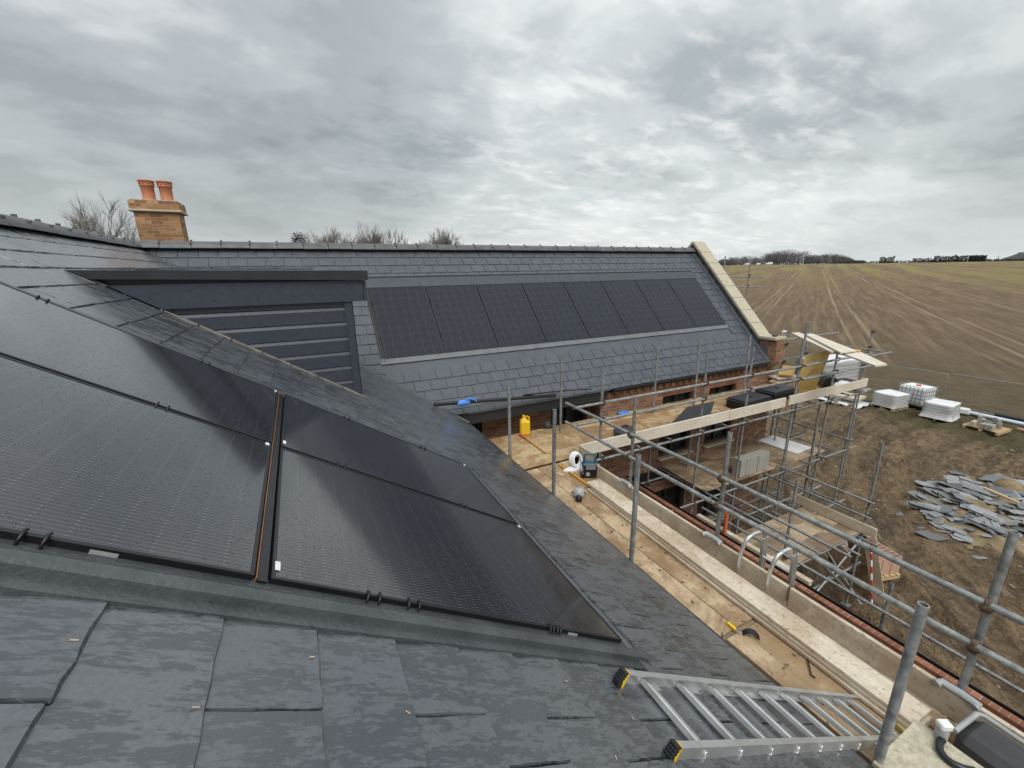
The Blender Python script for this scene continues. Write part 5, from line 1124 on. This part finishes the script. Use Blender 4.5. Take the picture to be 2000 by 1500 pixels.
for k, (x, y, z, r_, mt) in enumerate(bl):
    m = MB(); m.box((bx+x, by+y, t.location.z+.145+.11+z*.222), (.44, .12, .215), rotz(r_), .004)
    if k == 0: tag(m.build('clay_block', M['stone']), 'single cream block at the left end of the open pallet', 'block')
    else: tag(m.build('concrete_block', M['conc']), 'loose grey block on the open timber pallet', 'block', 'loose grey blocks on the open pallet')
def pipe(p, q, r, mt, lab): m = MB(); m.tube(p, q, r, 12, hollow=True); one('pipe', m, mt, lab, 'pipe')
pipe((29.6, 8.1, GZ+.12), (29.4, 3.0, GZ+.12), .09, 'bluewhite', 'long blue white pipe on the ground beyond the block pallet'); pipe((30.0, 7.0, GZ+.18), (29.9, 2.6, GZ+.18), .10, 'plast', 'long black pipe lying farthest back by the fence'); pipe((28.6, 5.9, GZ+.08), (28.5, 2.4, GZ+.08), .055, 'pinkpipe', 'thin terracotta coloured pipe on the grass beside the open pallet')
m = MB(); m.box((29.3, 7.9, GZ+.22), (.3, .4, .3), rotz(.3), .05); one('plastic_bag', m, 'white', 'small white plastic bag at the end of the blue white pipe', 'bag')
m = MB(); bx, by = 26.6, 11.9; rnd = random.Random(2); m.v = []; 
for i in range(9):
    for j in range(9): m.v.append(V(bx-.8+1.6*i/8, by-1.0+2.0*j/8, gz(bx, by)+.05+.14*abs(noise.noise(V(i*.9, j*.9, 1)))*(2 if 2 < i < 6 else 1)))
m.f = [(i*9+j, (i+1)*9+j, (i+1)*9+j+1, i*9+j+1) for i in range(8) for j in range(8)]; m.sm = [False]*64
k0 = len(m.v); m.add([v-V(0, 0, .03) for v in m.v[:81]], [tuple(q for q in f_[::-1]) for f_ in m.f[:64]]); one('plastic_sheet', m, 'white', 'rumpled white wrapping spread under the cream sheet boards', 'plastic sheet')
m = MB(); m.box((bx+.1, by, gz(bx, by)+.37), (1.1, 1.5, .14), rotz(.1), .01); one('insulation_board', m, 'stone', 'cream board pack lying on the rumpled white wrapping', 'board pack')
# mesh fence panels
FX = 30.0
for k in range(4):
    y1 = hz(1857, 733, -5.64).y-3.5*(k-1)-.03; y0 = y1-3.42 if k > 0 else y1-3.42; t = thing('fence_panel', (FX, y1, GZ), ['mesh fence panel farthest left, half hidden by the corner scaffold', 'mesh fence panel behind the caged water tank', 'mesh fence panel behind the grey block pallet', 'mesh fence panel running out at the right edge'][k], 'fence')
    zb = gz(FX, y0)+.1; zt = zb+1.72; m = MB(); m.path([(FX, y1-.02, zb), (FX, y1-.02, zt-.1), (FX, y1-.06, zt-.02), (FX, y1-.14, zt), (FX, y0+.14, zt), (FX, y0+.06, zt-.02), (FX, y0+.02, zt-.1), (FX, y0+.02, zb)], .019, 8); m.tube((FX, y1, zb+.05), (FX, y0, zb+.05), .017, 6); m.build('frame', M['galv'], t)
    m = MB()
    for i in range(1, 22): y = y1-(y1-y0)*i/22; m.tube((FX, y, zb+.05), (FX, y, zt-.02), .0018, 3)
    for i in range(1, 9): z = zb+.05+(zt-zb)*i/9; m.tube((FX, y1, z), (FX, y0, z), .0018, 3)
    m.build('mesh', M['galv'], t)
    m = MB(); m.box((FX, y1+.02, GZ+.08), (.7, .24, .16), None, .03); m.build('foot', M['conc'], t)
# heap of broken slates on a mound of spoil
hx0, hy0 = 18.6, 3.75
m = MB(); na, nr = 36, 9
def hh_(x, y): d = math.hypot((x-hx0)/3.1, (y-hy0)/1.75); return gz(x, y)-.02+.26*max(0, 1-d*d)*(1+.5*noise.noise(V(x*1.3, y*1.3, 4)))
for i in range(nr+1):
    for j in range(na):
        a = 2*PI*j/na; x = hx0+3.1*math.cos(a)*i/nr*1.05; y = hy0+1.75*math.sin(a)*i/nr*1.05; m.v.append(V(x, y, hh_(x, y)))
m.f = [(i*na+j, (i+1)*na+j, (i+1)*na+(j+1) % na, i*na+(j+1) % na) for i in range(nr) for j in range(na)]; m.sm = [True]*len(m.f)
one('spoil_mound', m, 'spoil', 'low mound of sandy spoil under the broken slates', 'mound')
protos = []; rnd = random.Random(13)
for k in range(5):
    m = MB(); w_, l_ = rnd.uniform(.2, .34), rnd.uniform(.3, .6); poly = [(-w_/2, -l_/2), (w_/2*rnd.uniform(.4, 1), -l_/2), (w_/2, -l_/2*rnd.uniform(.3, .9)), (w_/2, l_/2), (-w_/2*rnd.uniform(.2, 1), l_/2*rnd.uniform(.7, 1)), (-w_/2, l_/2*rnd.uniform(.1, .8))]; m.prism([V(x, y, 0) for x, y in poly], V(0, 0, -.009)); protos.append(m)
meshes = []
for k in range(290):
    r_ = math.sqrt(rnd.random())*(1.0 if k % 6 else 1.3); a = rnd.uniform(0, 2*PI); x = hx0+2.95*r_*math.cos(a); y = hy0+1.6*r_*math.sin(a)
    if k < 5: o = protos[k].build('broken_slate', M['loose']); meshes.append(o)
    else: o = meshes[k % 5].copy(); C.objects.link(o)
    o.location = (x, y, hh_(x, y)+.03+rnd.uniform(0, .09)*(1-r_*.6)); o.rotation_euler = (rnd.gauss(0, .08 if k % 4 else .26), rnd.gauss(0, .08 if k % 4 else .26), rnd.uniform(0, 2*PI)); s_ = rnd.choice((.35, .45, .6, .7, .85, 1.0, 1.2, 1.45)); o.scale = (s_, s_, 1)
    tag(o, 'piece of broken grey slate on the waste heap in the yard', 'broken slate', 'broken slates on the waste heap')
m = MB(); a = hz(1922, 953, GZ+.5); b = hz(1990, 982, GZ+.45); m.bar(a, b, .1, .06); one('timber_offcut', m, 'rawwood', 'pale timber length lying on top of the broken slate heap', 'offcut')
m = MB(); c_ = hz(1972, 945, GZ+.3); m.lathe(c_, [(.42, -.3), (.38, -.1), (.25, .08), (.05, .12)], 10); one('rubble_sack', m, 'spoil', 'slumped grey sack at the back of the broken slate heap', 'sack')
m = MB(); rnd = random.Random(77)
for k in range(130):
    x, y = rnd.uniform(8, 26), rnd.uniform(0, 13); s_ = rnd.uniform(.02, .07); z = gz(x, y)+s_*.2
    M3 = rotz(rnd.uniform(0, PI))@Matrix.Rotation(rnd.uniform(-.5, .5), 3, 'X'); m.box((x, y, z), (s_*2, s_*1.3, s_*.6), M3, s_*.15)
tag(m.build('rubble', M['clod']), 'scattered stones and clods over the churned mud', 'rubble', None, 'stuff')
